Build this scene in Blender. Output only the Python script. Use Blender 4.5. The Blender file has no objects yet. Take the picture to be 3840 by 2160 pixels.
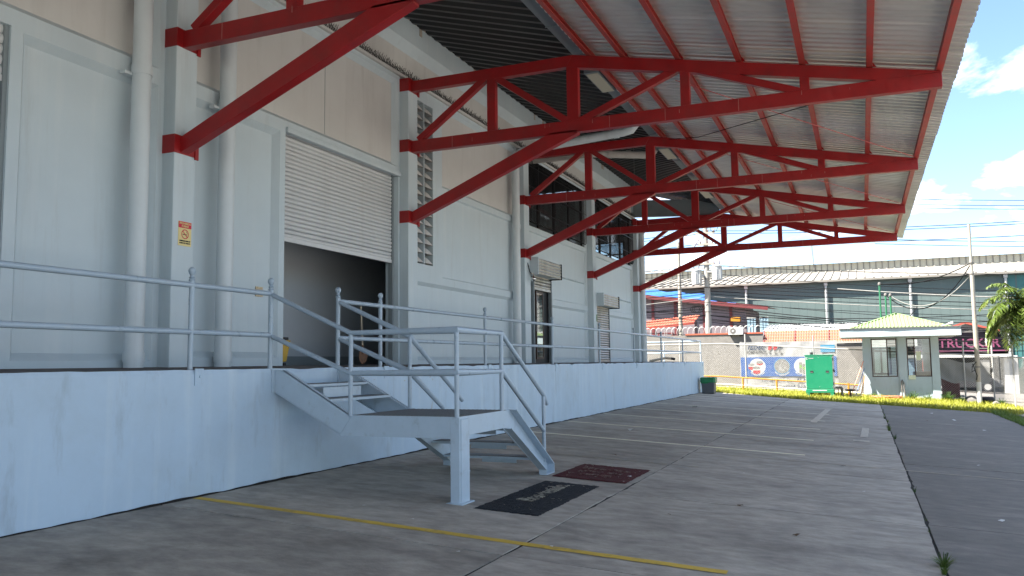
import bpy, bmesh, math, random
from mathutils import Vector, Matrix
R = math.radians
random.seed(7)
SC = bpy.context.scene
COL = SC.collection
S = 0.055                      # cross fall of the yard: it drops away from the dock


def gz(y):
    return S * y if y < 0 else 0.0


# ------------------------------------------------------------------ camera
fwd = Vector((0.91783902, 0.38643428, 0.09077487))
rgt = Vector((0.38900439, -0.92115967, -0.01185059))
upv = Vector((-0.07903868, -0.04618876, 0.99580093))
cam_d = bpy.data.cameras.new('camera')
cam_d.sensor_width = 36.0
cam_d.lens = 3101.3 / 3840 * 36
cam_d.clip_start = 0.05
cam_d.clip_end = 3000
cam = bpy.data.objects.new('camera', cam_d)
COL.objects.link(cam)
mw = Matrix((rgt, upv, -fwd)).transposed().to_4x4()
mw.translation = Vector((0, -6.565, 1.372))
cam.matrix_world = mw
SC.camera = cam
# ------------------------------------------------------------------ sky and sun
TO_SUN = Vector((-0.36, 0.60, 1.0)).normalized()
SUN_EL = math.asin(TO_SUN.z)
SUN_AZ = math.atan2(TO_SUN.x, TO_SUN.y)
world = bpy.data.worlds.new('World')
SC.world = world
world.use_nodes = True
wn, wl = world.node_tree.nodes, world.node_tree.links
wn.clear()
wout = wn.new('ShaderNodeOutputWorld')
wbg = wn.new('ShaderNodeBackground')
sky = wn.new('ShaderNodeTexSky')
sky.sky_type = 'NISHITA'
sky.sun_disc = False
sky.sun_elevation = SUN_EL
sky.sun_rotation = SUN_AZ % (2 * math.pi)
sky.altitude = 900
sky.air_density = 1.0
sky.dust_density = 1.0
sky.ozone_density = 3.0
tc = wn.new('ShaderNodeTexCoord')
sep = wn.new('ShaderNodeSeparateXYZ')
wl.new(tc.outputs['Generated'], sep.inputs[0])
den = wn.new('ShaderNodeMath'); den.operation = 'ADD'; den.inputs[1].default_value = 0.22
wl.new(sep.outputs['Z'], den.inputs[0])
dmx = wn.new('ShaderNodeMath'); dmx.operation = 'MAXIMUM'; dmx.inputs[1].default_value = 0.05
wl.new(den.outputs[0], dmx.inputs[0])
vdv = wn.new('ShaderNodeVectorMath'); vdv.operation = 'SCALE'
inv = wn.new('ShaderNodeMath'); inv.operation = 'DIVIDE'; inv.inputs[0].default_value = 1.0
wl.new(dmx.outputs[0], inv.inputs[1])
wl.new(tc.outputs['Generated'], vdv.inputs[0]); wl.new(inv.outputs[0], vdv.inputs['Scale'])
cn = wn.new('ShaderNodeTexNoise')
cn.inputs['Scale'].default_value = 2.6
cn.inputs['Detail'].default_value = 9
cn.inputs['Roughness'].default_value = 0.56
cn.inputs['Distortion'].default_value = 0.3
wl.new(vdv.outputs[0], cn.inputs['Vector'])
cr = wn.new('ShaderNodeValToRGB')
cr.color_ramp.elements[0].position = 0.50
cr.color_ramp.elements[1].position = 0.74
wl.new(cn.outputs['Fac'], cr.inputs[0])
cmix = wn.new('ShaderNodeMixRGB')
cmix.inputs[2].default_value = (12, 12.2, 12.5, 1)
wl.new(cr.outputs[0], cmix.inputs[0]); wl.new(sky.outputs[0], cmix.inputs[1])
wl.new(cmix.outputs[0], wbg.inputs[0])
wbg.inputs[1].default_value = 0.052
wl.new(wbg.outputs[0], wout.inputs[0])
sun_d = bpy.data.lights.new('sun', 'SUN')
sun_d.energy = 4.0
sun_d.angle = R(0.53)
sun_d.color = (1.0, 0.955, 0.88)
sun = bpy.data.objects.new('sun', sun_d)
COL.objects.link(sun)
sun.rotation_euler = TO_SUN.to_track_quat('Z', 'Y').to_euler()
sun.location = (0, 30, 40)
vs = SC.view_settings
vs.view_transform = 'Standard'
vs.look = 'None'
vs.gamma = 1.0
vs.use_curve_mapping = False
vs.exposure = 2.8
SC.cycles.max_bounces = 8
SC.cycles.diffuse_bounces = 5
SC.cycles.glossy_bounces = 3
SC.cycles.transparent_max_bounces = 12


# ------------------------------------------------------------------ materials
def mat(name, col, rough=0.6, metal=0.0, var=0.08, vscale=3.0, bump=0.0, bscale=40.0,
        col2=None, c2scale=1.2, c2lo=0.45, c2hi=0.7, stretch=(1, 1, 1), spec=0.4, streak=None, trans=0.0, grime=None, flat_rough=False):
    """principled paint/metal with tonal noise, optional second colour in patches, vertical streaks and fine relief"""
    m = bpy.data.materials.new(name)
    m.use_nodes = True
    n, l = m.node_tree.nodes, m.node_tree.links
    b = n['Principled BSDF']
    b.inputs['Roughness'].default_value = rough
    b.inputs['Metallic'].default_value = metal
    b.inputs['Specular IOR Level'].default_value = spec
    t = n.new('ShaderNodeTexCoord')
    mp = n.new('ShaderNodeMapping')
    mp.inputs['Scale'].default_value = stretch
    l.new(t.outputs['Object'], mp.inputs[0])
    nz = n.new('ShaderNodeTexNoise')
    nz.inputs['Scale'].default_value = vscale
    nz.inputs['Detail'].default_value = 8
    nz.inputs['Roughness'].default_value = 0.65
    l.new(mp.outputs[0], nz.inputs['Vector'])
    cur = None
    if col2 is not None:
        n2 = n.new('ShaderNodeTexNoise')
        n2.inputs['Scale'].default_value = c2scale
        n2.inputs['Detail'].default_value = 9
        n2.inputs['Roughness'].default_value = 0.7
        l.new(mp.outputs[0], n2.inputs['Vector'])
        r2 = n.new('ShaderNodeValToRGB')
        r2.color_ramp.elements[0].position = c2lo
        r2.color_ramp.elements[1].position = c2hi
        l.new(n2.outputs['Fac'], r2.inputs[0])
        mx = n.new('ShaderNodeMixRGB')
        mx.inputs[1].default_value = (*col, 1)
        mx.inputs[2].default_value = (*col2, 1)
        l.new(r2.outputs[0], mx.inputs[0])
        cur = mx.outputs[0]
    if streak is not None:
        mp2 = n.new('ShaderNodeMapping')
        mp2.inputs['Scale'].default_value = (3.0, 3.0, 0.18)
        l.new(t.outputs['Object'], mp2.inputs[0])
        n3 = n.new('ShaderNodeTexNoise')
        n3.inputs['Scale'].default_value = 1.6
        n3.inputs['Detail'].default_value = 7
        n3.inputs['Roughness'].default_value = 0.6
        l.new(mp2.outputs[0], n3.inputs['Vector'])
        r3 = n.new('ShaderNodeValToRGB')
        r3.color_ramp.elements[0].position = 0.52
        r3.color_ramp.elements[1].position = 0.78
        r3.color_ramp.elements[1].color = (streak[3],) * 3 + (1,)
        l.new(n3.outputs['Fac'], r3.inputs[0])
        mx2 = n.new('ShaderNodeMixRGB')
        if cur is None:
            mx2.inputs[1].default_value = (*col, 1)
        else:
            l.new(cur, mx2.inputs[1])
        mx2.inputs[2].default_value = (*streak[:3], 1)
        l.new(r3.outputs[0], mx2.inputs[0])
        cur = mx2.outputs[0]
    if grime is not None:
        mp4 = n.new('ShaderNodeMapping')
        mp4.inputs['Scale'].default_value = grime[4]
        mp4.inputs['Location'].default_value = (3.7, 1.9, 5.3)
        l.new(t.outputs['Object'], mp4.inputs[0])
        n4 = n.new('ShaderNodeTexNoise')
        n4.inputs['Scale'].default_value = 1.0
        n4.inputs['Detail'].default_value = 10
        n4.inputs['Roughness'].default_value = 0.72
        l.new(mp4.outputs[0], n4.inputs['Vector'])
        r4 = n.new('ShaderNodeValToRGB')
        r4.color_ramp.elements[0].position = 0.56
        r4.color_ramp.elements[1].position = 0.74
        r4.color_ramp.elements[1].color = (grime[3],) * 3 + (1,)
        l.new(n4.outputs['Fac'], r4.inputs[0])
        mx4 = n.new('ShaderNodeMixRGB')
        if cur is None:
            mx4.inputs[1].default_value = (*col, 1)
        else:
            l.new(cur, mx4.inputs[1])
        mx4.inputs[2].default_value = (*grime[:3], 1)
        l.new(r4.outputs[0], mx4.inputs[0])
        cur = mx4.outputs[0]
    mr = n.new('ShaderNodeMapRange')
    mr.inputs['From Min'].default_value = 0.25
    mr.inputs['From Max'].default_value = 0.75
    mr.inputs['To Min'].default_value = 1 - var
    mr.inputs['To Max'].default_value = 1 + var
    l.new(nz.outputs['Fac'], mr.inputs['Value'])
    mul = n.new('ShaderNodeVectorMath'); mul.operation = 'SCALE'
    if cur is None:
        mul.inputs[0].default_value = col
    else:
        l.new(cur, mul.inputs[0])
    l.new(mr.outputs[0], mul.inputs['Scale'])
    l.new(mul.outputs[0], b.inputs['Base Color'])
    rr = n.new('ShaderNodeMapRange')
    rr.inputs['From Min'].default_value = 0.3
    rr.inputs['From Max'].default_value = 0.7
    rr.inputs['To Min'].default_value = max(0.03, rough - 0.08)
    rr.inputs['To Max'].default_value = min(1, rough + 0.08)
    l.new(nz.outputs['Fac'], rr.inputs['Value'])
    if not flat_rough:
        l.new(rr.outputs[0], b.inputs['Roughness'])
    if bump:
        nb = n.new('ShaderNodeTexNoise')
        nb.inputs['Scale'].default_value = bscale
        nb.inputs['Detail'].default_value = 6
        l.new(mp.outputs[0], nb.inputs['Vector'])
        bp = n.new('ShaderNodeBump')
        bp.inputs['Strength'].default_value = bump
        bp.inputs['Distance'].default_value = 0.02
        l.new(nb.outputs['Fac'], bp.inputs['Height'])
        l.new(bp.outputs[0], b.inputs['Normal'])
    if trans:
        out = n['Material Output']
        tr = n.new('ShaderNodeBsdfTranslucent')
        l.new(mul.outputs[0], tr.inputs['Color'])
        ms = n.new('ShaderNodeMixShader'); ms.inputs[0].default_value = trans
        l.new(b.outputs[0], ms.inputs[1]); l.new(tr.outputs[0], ms.inputs[2])
        l.new(ms.outputs[0], out.inputs['Surface'])
    return m


def glass_mat(name, tint=(0.75, 0.8, 0.8), refl=0.12, opacity=0.15, dark=(0.02, 0.025, 0.03)):
    m = bpy.data.materials.new(name); m.use_nodes = True
    n, l = m.node_tree.nodes, m.node_tree.links
    n.clear()
    out = n.new('ShaderNodeOutputMaterial')
    tr = n.new('ShaderNodeBsdfTransparent'); tr.inputs[0].default_value = (*tint, 1)
    gl = n.new('ShaderNodeBsdfGlossy'); gl.inputs['Roughness'].default_value = 0.03
    df = n.new('ShaderNodeBsdfDiffuse'); df.inputs[0].default_value = (*dark, 1)
    a = n.new('ShaderNodeMixShader'); a.inputs[0].default_value = opacity
    l.new(tr.outputs[0], a.inputs[1]); l.new(df.outputs[0], a.inputs[2])
    fr = n.new('ShaderNodeFresnel'); fr.inputs[0].default_value = 1.5
    ad = n.new('ShaderNodeMath'); ad.operation = 'ADD'; ad.inputs[1].default_value = refl
    l.new(fr.outputs[0], ad.inputs[0])
    c = n.new('ShaderNodeMixShader')
    l.new(ad.outputs[0], c.inputs[0]); l.new(a.outputs[0], c.inputs[1]); l.new(gl.outputs[0], c.inputs[2])
    l.new(c.outputs[0], out.inputs[0])
    return m


M = {}
M['wall'] = mat('wall_paint_grey_blue', (0.495, 0.575, 0.615), 0.55, var=0.05, vscale=1.3, bump=0.04, bscale=60, streak=(0.60, 0.645, 0.66, 0.5), grime=(0.36, 0.38, 0.38, 0.35, (5, 5, 0.35)))
M['wall_upper'] = mat('wall_paint_greige', (0.54, 0.54, 0.525), 0.75, var=0.07, vscale=1.1, bump=0.05, bscale=70, streak=(0.46, 0.452, 0.435, 0.5), grime=(0.34, 0.33, 0.315, 0.4, (4, 4, 0.3)))
M['dock'] = mat('dock_paint_pale_blue', (0.45, 0.565, 0.665), 0.6, var=0.06, vscale=1.6, bump=0.10, bscale=22, streak=(0.60, 0.68, 0.72, 0.55), col2=(0.40, 0.49, 0.55), c2scale=0.6, c2lo=0.5, c2hi=0.78, grime=(0.25, 0.28, 0.30, 0.5, (3.2, 3.2, 0.7)))
M['dock_top'] = mat('dock_top_concrete', (0.11, 0.10, 0.095), 0.85, var=0.25, vscale=5, bump=0.3, bscale=40)
M['steel'] = mat('stair_paint_blue_grey', (0.41, 0.50, 0.575), 0.38, grime=(0.22, 0.23, 0.23, 0.45, (7, 7, 5)), var=0.06, vscale=5, bump=0.03, bscale=90, spec=0.5)
M['rail'] = mat('rail_paint_blue_grey', (0.335, 0.415, 0.485), 0.32, grime=(0.45, 0.50, 0.53, 0.5, (9, 9, 9)), var=0.07, vscale=6, bump=0.02, bscale=120, spec=0.5)
M['pipe'] = mat('pipe_paint_grey', (0.55, 0.605, 0.63), 0.5, var=0.06, vscale=2.5, streak=(0.34, 0.34, 0.33, 0.4))
M['pipe_raw'] = mat('pipe_weathered', (0.40, 0.38, 0.35), 0.7, var=0.15, vscale=4)
M['red'] = mat('truss_paint_red', (0.295, 0.009, 0.011), 0.38, grime=(0.20, 0.035, 0.03, 0.5, (3, 3, 3)), var=0.12, vscale=3, bump=0.03, bscale=50, spec=0.45, col2=(0.205, 0.012, 0.014), c2scale=2.2)
M['seam'] = mat('paint_seam_pale', (0.42, 0.20, 0.18), 0.7, var=0.2, vscale=20)
M['purlin'] = mat('purlin_paint_red', (0.40, 0.045, 0.035), 0.45, var=0.12, vscale=5, col2=(0.30, 0.06, 0.05), c2scale=3)
M['zinc'] = mat('roof_zinc', (0.76, 0.73, 0.675), 0.36, metal=0.7, var=0.07, vscale=0.5, col2=(0.58, 0.55, 0.50), c2scale=0.35, stretch=(1.5, 0.5, 1), flat_rough=True)
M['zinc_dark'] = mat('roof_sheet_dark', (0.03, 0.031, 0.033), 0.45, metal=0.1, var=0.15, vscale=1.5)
M['gutter'] = mat('gutter_paint_grey', (0.20, 0.235, 0.25), 0.5, var=0.1, vscale=2)
M['mortar'] = mat('mortar_fill', (0.42, 0.37, 0.31), 0.9, var=0.2, vscale=12, bump=0.4, bscale=60)
M['shutter'] = mat('shutter_slat_paint', (0.57, 0.59, 0.60), 0.5, var=0.06, vscale=2.0, streak=(0.52, 0.52, 0.515, 0.35), grime=(0.40, 0.385, 0.37, 0.3, (4, 4, 4)))
M['galv'] = mat('galvanised_shutter', (0.47, 0.45, 0.42), 0.38, metal=0.6, var=0.15, vscale=4, col2=(0.32, 0.28, 0.23), c2scale=3)
M['interior'] = mat('interior_grey_wall', (0.42, 0.455, 0.49), 0.7, var=0.06, vscale=0.8)
M['interior_dark'] = mat('interior_dark', (0.05, 0.052, 0.055), 0.8, var=0.1)
M['black'] = mat('black_steel', (0.012, 0.012, 0.014), 0.45, var=0.1, spec=0.3)
M['rubber'] = mat('black_plastic', (0.018, 0.018, 0.02), 0.6, var=0.15)
M['brown_frame'] = mat('brown_window_frame', (0.055, 0.028, 0.018), 0.45, var=0.15, vscale=8)
M['glass'] = glass_mat('window_glass', tint=(0.88, 0.92, 0.92), refl=0.03, opacity=0.04)
M['glass_bar'] = glass_mat('barred_window_glass', refl=0.07)
M['glass_door'] = glass_mat('door_glass', refl=0.28, opacity=0.35)
M['glass_dusty'] = glass_mat('dusty_glass', tint=(0.55, 0.6, 0.6), refl=0.05, opacity=0.3, dark=(0.06, 0.065, 0.06))
CSTR = (1.3, 0.7, 1)
M['slab'] = mat('concrete_slab', (0.395, 0.356, 0.295), 0.82, var=0.36, vscale=4.5, bump=0.22, bscale=55, col2=(0.245, 0.220, 0.183), c2scale=0.7, c2lo=0.42, c2hi=0.68, stretch=CSTR, grime=(0.10, 0.092, 0.082, 0.6, (0.75, 0.5, 1)))
M['slab_b'] = mat('concrete_slab_pale', (0.41, 0.37, 0.308), 0.82, var=0.36, vscale=4.5, bump=0.22, bscale=55, col2=(0.26, 0.235, 0.195), c2scale=0.8, c2lo=0.45, c2hi=0.72, stretch=CSTR, grime=(0.11, 0.10, 0.09, 0.5, (0.9, 0.55, 1)))
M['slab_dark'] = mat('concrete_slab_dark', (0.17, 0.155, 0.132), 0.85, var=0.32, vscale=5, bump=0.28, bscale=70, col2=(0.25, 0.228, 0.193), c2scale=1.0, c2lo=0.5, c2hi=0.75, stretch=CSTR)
M['joint'] = mat('joint_dirt_and_shading', (0.022, 0.02, 0.017), 0.95, var=0.3, vscale=12)  # dirt in the yard joints; also colours the dock foot shading
M['ground'] = mat('ground_dirt', (0.16, 0.14, 0.11), 0.95, var=0.25, vscale=2, bump=0.3, bscale=20)
M['street'] = mat('street_pavement', (0.15, 0.135, 0.12), 0.9, var=0.15, vscale=2.5, bump=0.2, bscale=40)
M['pavement'] = mat('pavement_concrete', (0.37, 0.34, 0.30), 0.9, var=0.12, vscale=1.5, bump=0.2, bscale=30)
M['soil'] = mat('soil', (0.12, 0.105, 0.06), 0.95, var=0.3, vscale=6, bump=0.4, bscale=25)


def paint_worn(name, col, under, lo, hi, scale=9.0, rough=0.7):
    m = mat(name, col, rough, var=0.14, vscale=7, bump=0.15, bscale=55, col2=under, c2scale=scale, c2lo=lo, c2hi=hi)
    return m


M['yellow'] = paint_worn('line_paint_yellow', (0.64, 0.43, 0.06), (0.24, 0.19, 0.10), 0.54, 0.75, 5)
M['cream'] = paint_worn('line_paint_cream', (0.85, 0.80, 0.58), (0.45, 0.41, 0.3), 0.66, 0.88, 6)
M['ghost'] = paint_worn('line_paint_faded', (0.38, 0.33, 0.23), (0.22, 0.21, 0.195), 0.42, 0.64, 7)
M['tape'] = paint_worn('tape_strip_pale', (0.55, 0.5, 0.4), (0.28, 0.26, 0.23), 0.52, 0.75, 8)
M['mat_black'] = mat('coil_mat_charcoal', (0.016, 0.018, 0.022), 0.9, var=0.55, vscale=60, bump=1.0, bscale=160, stretch=(1, 1, 1))
M['mat_red'] = mat('coil_mat_maroon', (0.085, 0.012, 0.012), 0.9, var=0.5, vscale=55, bump=1.0, bscale=160)
M['mat_text'] = mat('mat_lettering_worn', (0.36, 0.33, 0.26), 0.9, var=0.4, vscale=60, col2=(0.03, 0.03, 0.03), c2scale=12, c2lo=0.48, c2hi=0.58, bump=0.8, bscale=160)
M['mat_text_r'] = mat('mat_lettering_faded', (0.22, 0.15, 0.12), 0.9, var=0.4, vscale=60, col2=(0.085, 0.012, 0.012), c2scale=16, c2lo=0.42, c2hi=0.54, bump=0.8, bscale=160)
M['grass'] = mat('grass_blades', (0.27, 0.28, 0.025), 0.55, var=0.35, vscale=3, col2=(0.40, 0.36, 0.08), c2scale=2.0, c2lo=0.52, c2hi=0.72, trans=0.4)
M['weed'] = mat('weed_leaf', (0.05, 0.10, 0.018), 0.55, var=0.3, vscale=5, trans=0.3)
M['weed_pale'] = mat('weed_leaf_pale', (0.11, 0.17, 0.03), 0.55, var=0.3, vscale=5, trans=0.35)
M['booth'] = mat('booth_paint_grey_blue', (0.35, 0.415, 0.43), 0.6, var=0.06, vscale=2.5, streak=(0.29, 0.33, 0.33, 0.4), grime=(0.2, 0.21, 0.19, 0.5, (3, 3, 1.2)))
M['booth_roof'] = mat('booth_roof_lime', (0.185, 0.255, 0.11), 0.5, var=0.07, vscale=3)
M['white'] = mat('white_paint', (0.42, 0.42, 0.405), 0.5, var=0.06, vscale=4)
M['white_dirty'] = mat('white_paint_dirty', (0.40, 0.385, 0.35), 0.65, var=0.12, vscale=3, streak=(0.4, 0.37, 0.32, 0.5))
M['gen_green'] = mat('generator_green', (0.008, 0.175, 0.085), 0.4, var=0.05, vscale=3, spec=0.5)
M['gen_side'] = mat('generator_side_pale', (0.55, 0.55, 0.50), 0.5, var=0.08, vscale=4)
M['bin_grey'] = mat('bin_plastic_grey', (0.085, 0.095, 0.105), 0.5, var=0.12, vscale=6)
M['bin_green'] = mat('bin_liner_green', (0.012, 0.17, 0.06), 0.35, var=0.2, vscale=9, bump=0.4, bscale=14)
M['concrete'] = mat('perimeter_concrete', (0.175, 0.163, 0.147), 0.9, var=0.2, vscale=2.2, bump=0.25, bscale=12, streak=(0.15, 0.14, 0.13, 0.6))
M['pole_concrete'] = mat('pole_concrete', (0.27, 0.255, 0.225), 0.85, var=0.15, vscale=5, streak=(0.32, 0.30, 0.27, 0.5))
M['pole_metal'] = mat('pole_metal_tan', (0.27, 0.245, 0.20), 0.6, var=0.18, vscale=5, streak=(0.26, 0.22, 0.17, 0.6))
M['galv_pipe'] = mat('galvanised_pipe', (0.36, 0.35, 0.325), 0.5, metal=0.3, var=0.12, vscale=7)
M['wire'] = mat('cable_black', (0.010, 0.010, 0.011), 0.9, var=0.2, spec=0.1)
M['wire_pale'] = mat('cable_pale', (0.20, 0.195, 0.18), 0.7, var=0.2, spec=0.1)
M['orange'] = mat('barrier_orange', (0.40, 0.17, 0.015), 0.5, var=0.12, vscale=8)
M['tile'] = mat('roof_tile_orange', (0.36, 0.085, 0.045), 0.75, var=0.15, vscale=4)
M['tile_d'] = mat('roof_tile_red', (0.30, 0.055, 0.035), 0.75, var=0.15, vscale=4)
M['maroon'] = mat('maroon_paint', (0.12, 0.022, 0.022), 0.6, var=0.15, vscale=4)
M['mauve'] = mat('mauve_render', (0.16, 0.13, 0.135), 0.85, var=0.14, vscale=2, streak=(0.2, 0.17, 0.17, 0.5))
M['tarp'] = mat('blue_tarp', (0.025, 0.10, 0.30), 0.5, var=0.2, vscale=4, bump=0.5, bscale=5)
M['wh_wall'] = mat('far_warehouse_wall', (0.085, 0.115, 0.108), 0.85, var=0.1, vscale=0.6, streak=(0.11, 0.135, 0.127, 0.4))
M['wh_teal'] = mat('far_warehouse_teal', (0.035, 0.125, 0.12), 0.6, var=0.08, vscale=0.6)
M['wh_roof'] = mat('far_warehouse_roof', (0.185, 0.17, 0.145), 0.75, var=0.12, vscale=0.9, streak=(0.14, 0.128, 0.108, 0.4))
M['wh_mon'] = mat('far_roof_monitor', (0.42, 0.39, 0.30), 0.7, var=0.12, vscale=1.5)
M['teal_banner'] = mat('teal_banner', (0.02, 0.17, 0.19), 0.6, var=0.08, vscale=1)
M['green_post'] = mat('green_mast', (0.02, 0.12, 0.055), 0.5, var=0.1)
M['banner_grey'] = mat('banner_vinyl_grey', (0.27, 0.268, 0.26), 0.55, var=0.08, vscale=3, streak=(0.20, 0.187, 0.165, 0.5))
M['blue'] = mat('banner_blue', (0.016, 0.07, 0.225), 0.5, var=0.08, vscale=3)
M['blue_pale'] = mat('banner_pale_blue', (0.035, 0.17, 0.28), 0.5, var=0.1, vscale=4)
M['navy'] = mat('print_navy', (0.012, 0.026, 0.06), 0.5, var=0.05)
M['slate'] = mat('print_slate', (0.055, 0.066, 0.085), 0.5, var=0.05)
M['print_red'] = mat('print_red', (0.27, 0.015, 0.02), 0.5, var=0.1)
M['print_grey'] = mat('print_photo_grey', (0.15, 0.145, 0.135), 0.5, var=0.5, vscale=14)
M['print_pale'] = mat('print_photo_pale', (0.33, 0.33, 0.32), 0.5, var=0.1, vscale=8)
M['print_green'] = mat('print_green', (0.13, 0.25, 0.06), 0.5, var=0.3, vscale=10)
M['sign_yellow'] = mat('sign_yellow', (0.72, 0.60, 0.27), 0.5, var=0.05)
M['sign_red'] = mat('sign_red', (0.58, 0.02, 0.05), 0.5, var=0.06)
M['sign_dark'] = mat('sign_board_dark', (0.008, 0.007, 0.010), 0.9, var=0.1, spec=0.05)
M['pink'] = mat('sign_pink', (0.14, 0.032, 0.07), 0.5, var=0.05)
M['yellow_pl'] = mat('yellow_plastic', (0.52, 0.32, 0.03), 0.45, var=0.12, vscale=6)
M['rust'] = mat('rusty_steel', (0.16, 0.085, 0.05), 0.8, var=0.4, vscale=12)
M['wood'] = mat('wooden_handle', (0.42, 0.36, 0.27), 0.65, var=0.15, vscale=9)
M['trunk'] = mat('palm_trunk', (0.22, 0.165, 0.11), 0.9, var=0.3, vscale=6, bump=0.6, bscale=14)
M['frond'] = mat('palm_frond', (0.085, 0.125, 0.022), 0.38, var=0.3, vscale=3, col2=(0.16, 0.16, 0.04), c2scale=2, c2lo=0.5, c2hi=0.7, trans=0.25)
M['hose'] = mat('hose_orange', (0.60, 0.19, 0.10), 0.5, var=0.2, vscale=8)
M['blue_handle'] = mat('blue_handle', (0.05, 0.12, 0.30), 0.5, var=0.1)
M['stone'] = mat('stone_grey', (0.13, 0.12, 0.11), 0.9, var=0.3, vscale=8, bump=0.5, bscale=12)
M['tread'] = mat('tread_plate', (0.17, 0.175, 0.18), 0.55, metal=0.35, var=0.2, vscale=9, bump=0.3, bscale=80)
M['lamp_cover'] = mat('lamp_diffuser', (0.42, 0.40, 0.31), 0.4, var=0.06)
M['litter'] = mat('paper_scrap', (0.65, 0.64, 0.60), 0.8, var=0.1)
M['leaf_dry'] = mat('dry_leaf', (0.12, 0.075, 0.04), 0.8, var=0.3, vscale=20)
M['brass'] = mat('chrome_ball', (0.65, 0.65, 0.63), 0.15, metal=1.0, var=0.05)
M['switch'] = mat('switch_plate_stained', (0.55, 0.47, 0.33), 0.6, var=0.2, vscale=30, col2=(0.42, 0.26, 0.10), c2scale=20)
M['transformer'] = mat('transformer_grey', (0.36, 0.365, 0.35), 0.5, var=0.08, vscale=4)
M['insul'] = mat('insulator_brown', (0.10, 0.045, 0.035), 0.3, var=0.1)
M['sheet_blue'] = mat('pale_blue_sheet', (0.22, 0.31, 0.355), 0.5, var=0.1, vscale=3)
M['plastic_bag'] = mat('plastic_bag_silver', (0.5, 0.5, 0.5), 0.3, metal=0.4, var=0.4, vscale=12, bump=0.8, bscale=15)
M['paper'] = mat('paper_notice', (0.55, 0.58, 0.42), 0.7, var=0.08, vscale=12)


# ------------------------------------------------------------------ mesh builder
ORG = {}


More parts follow.
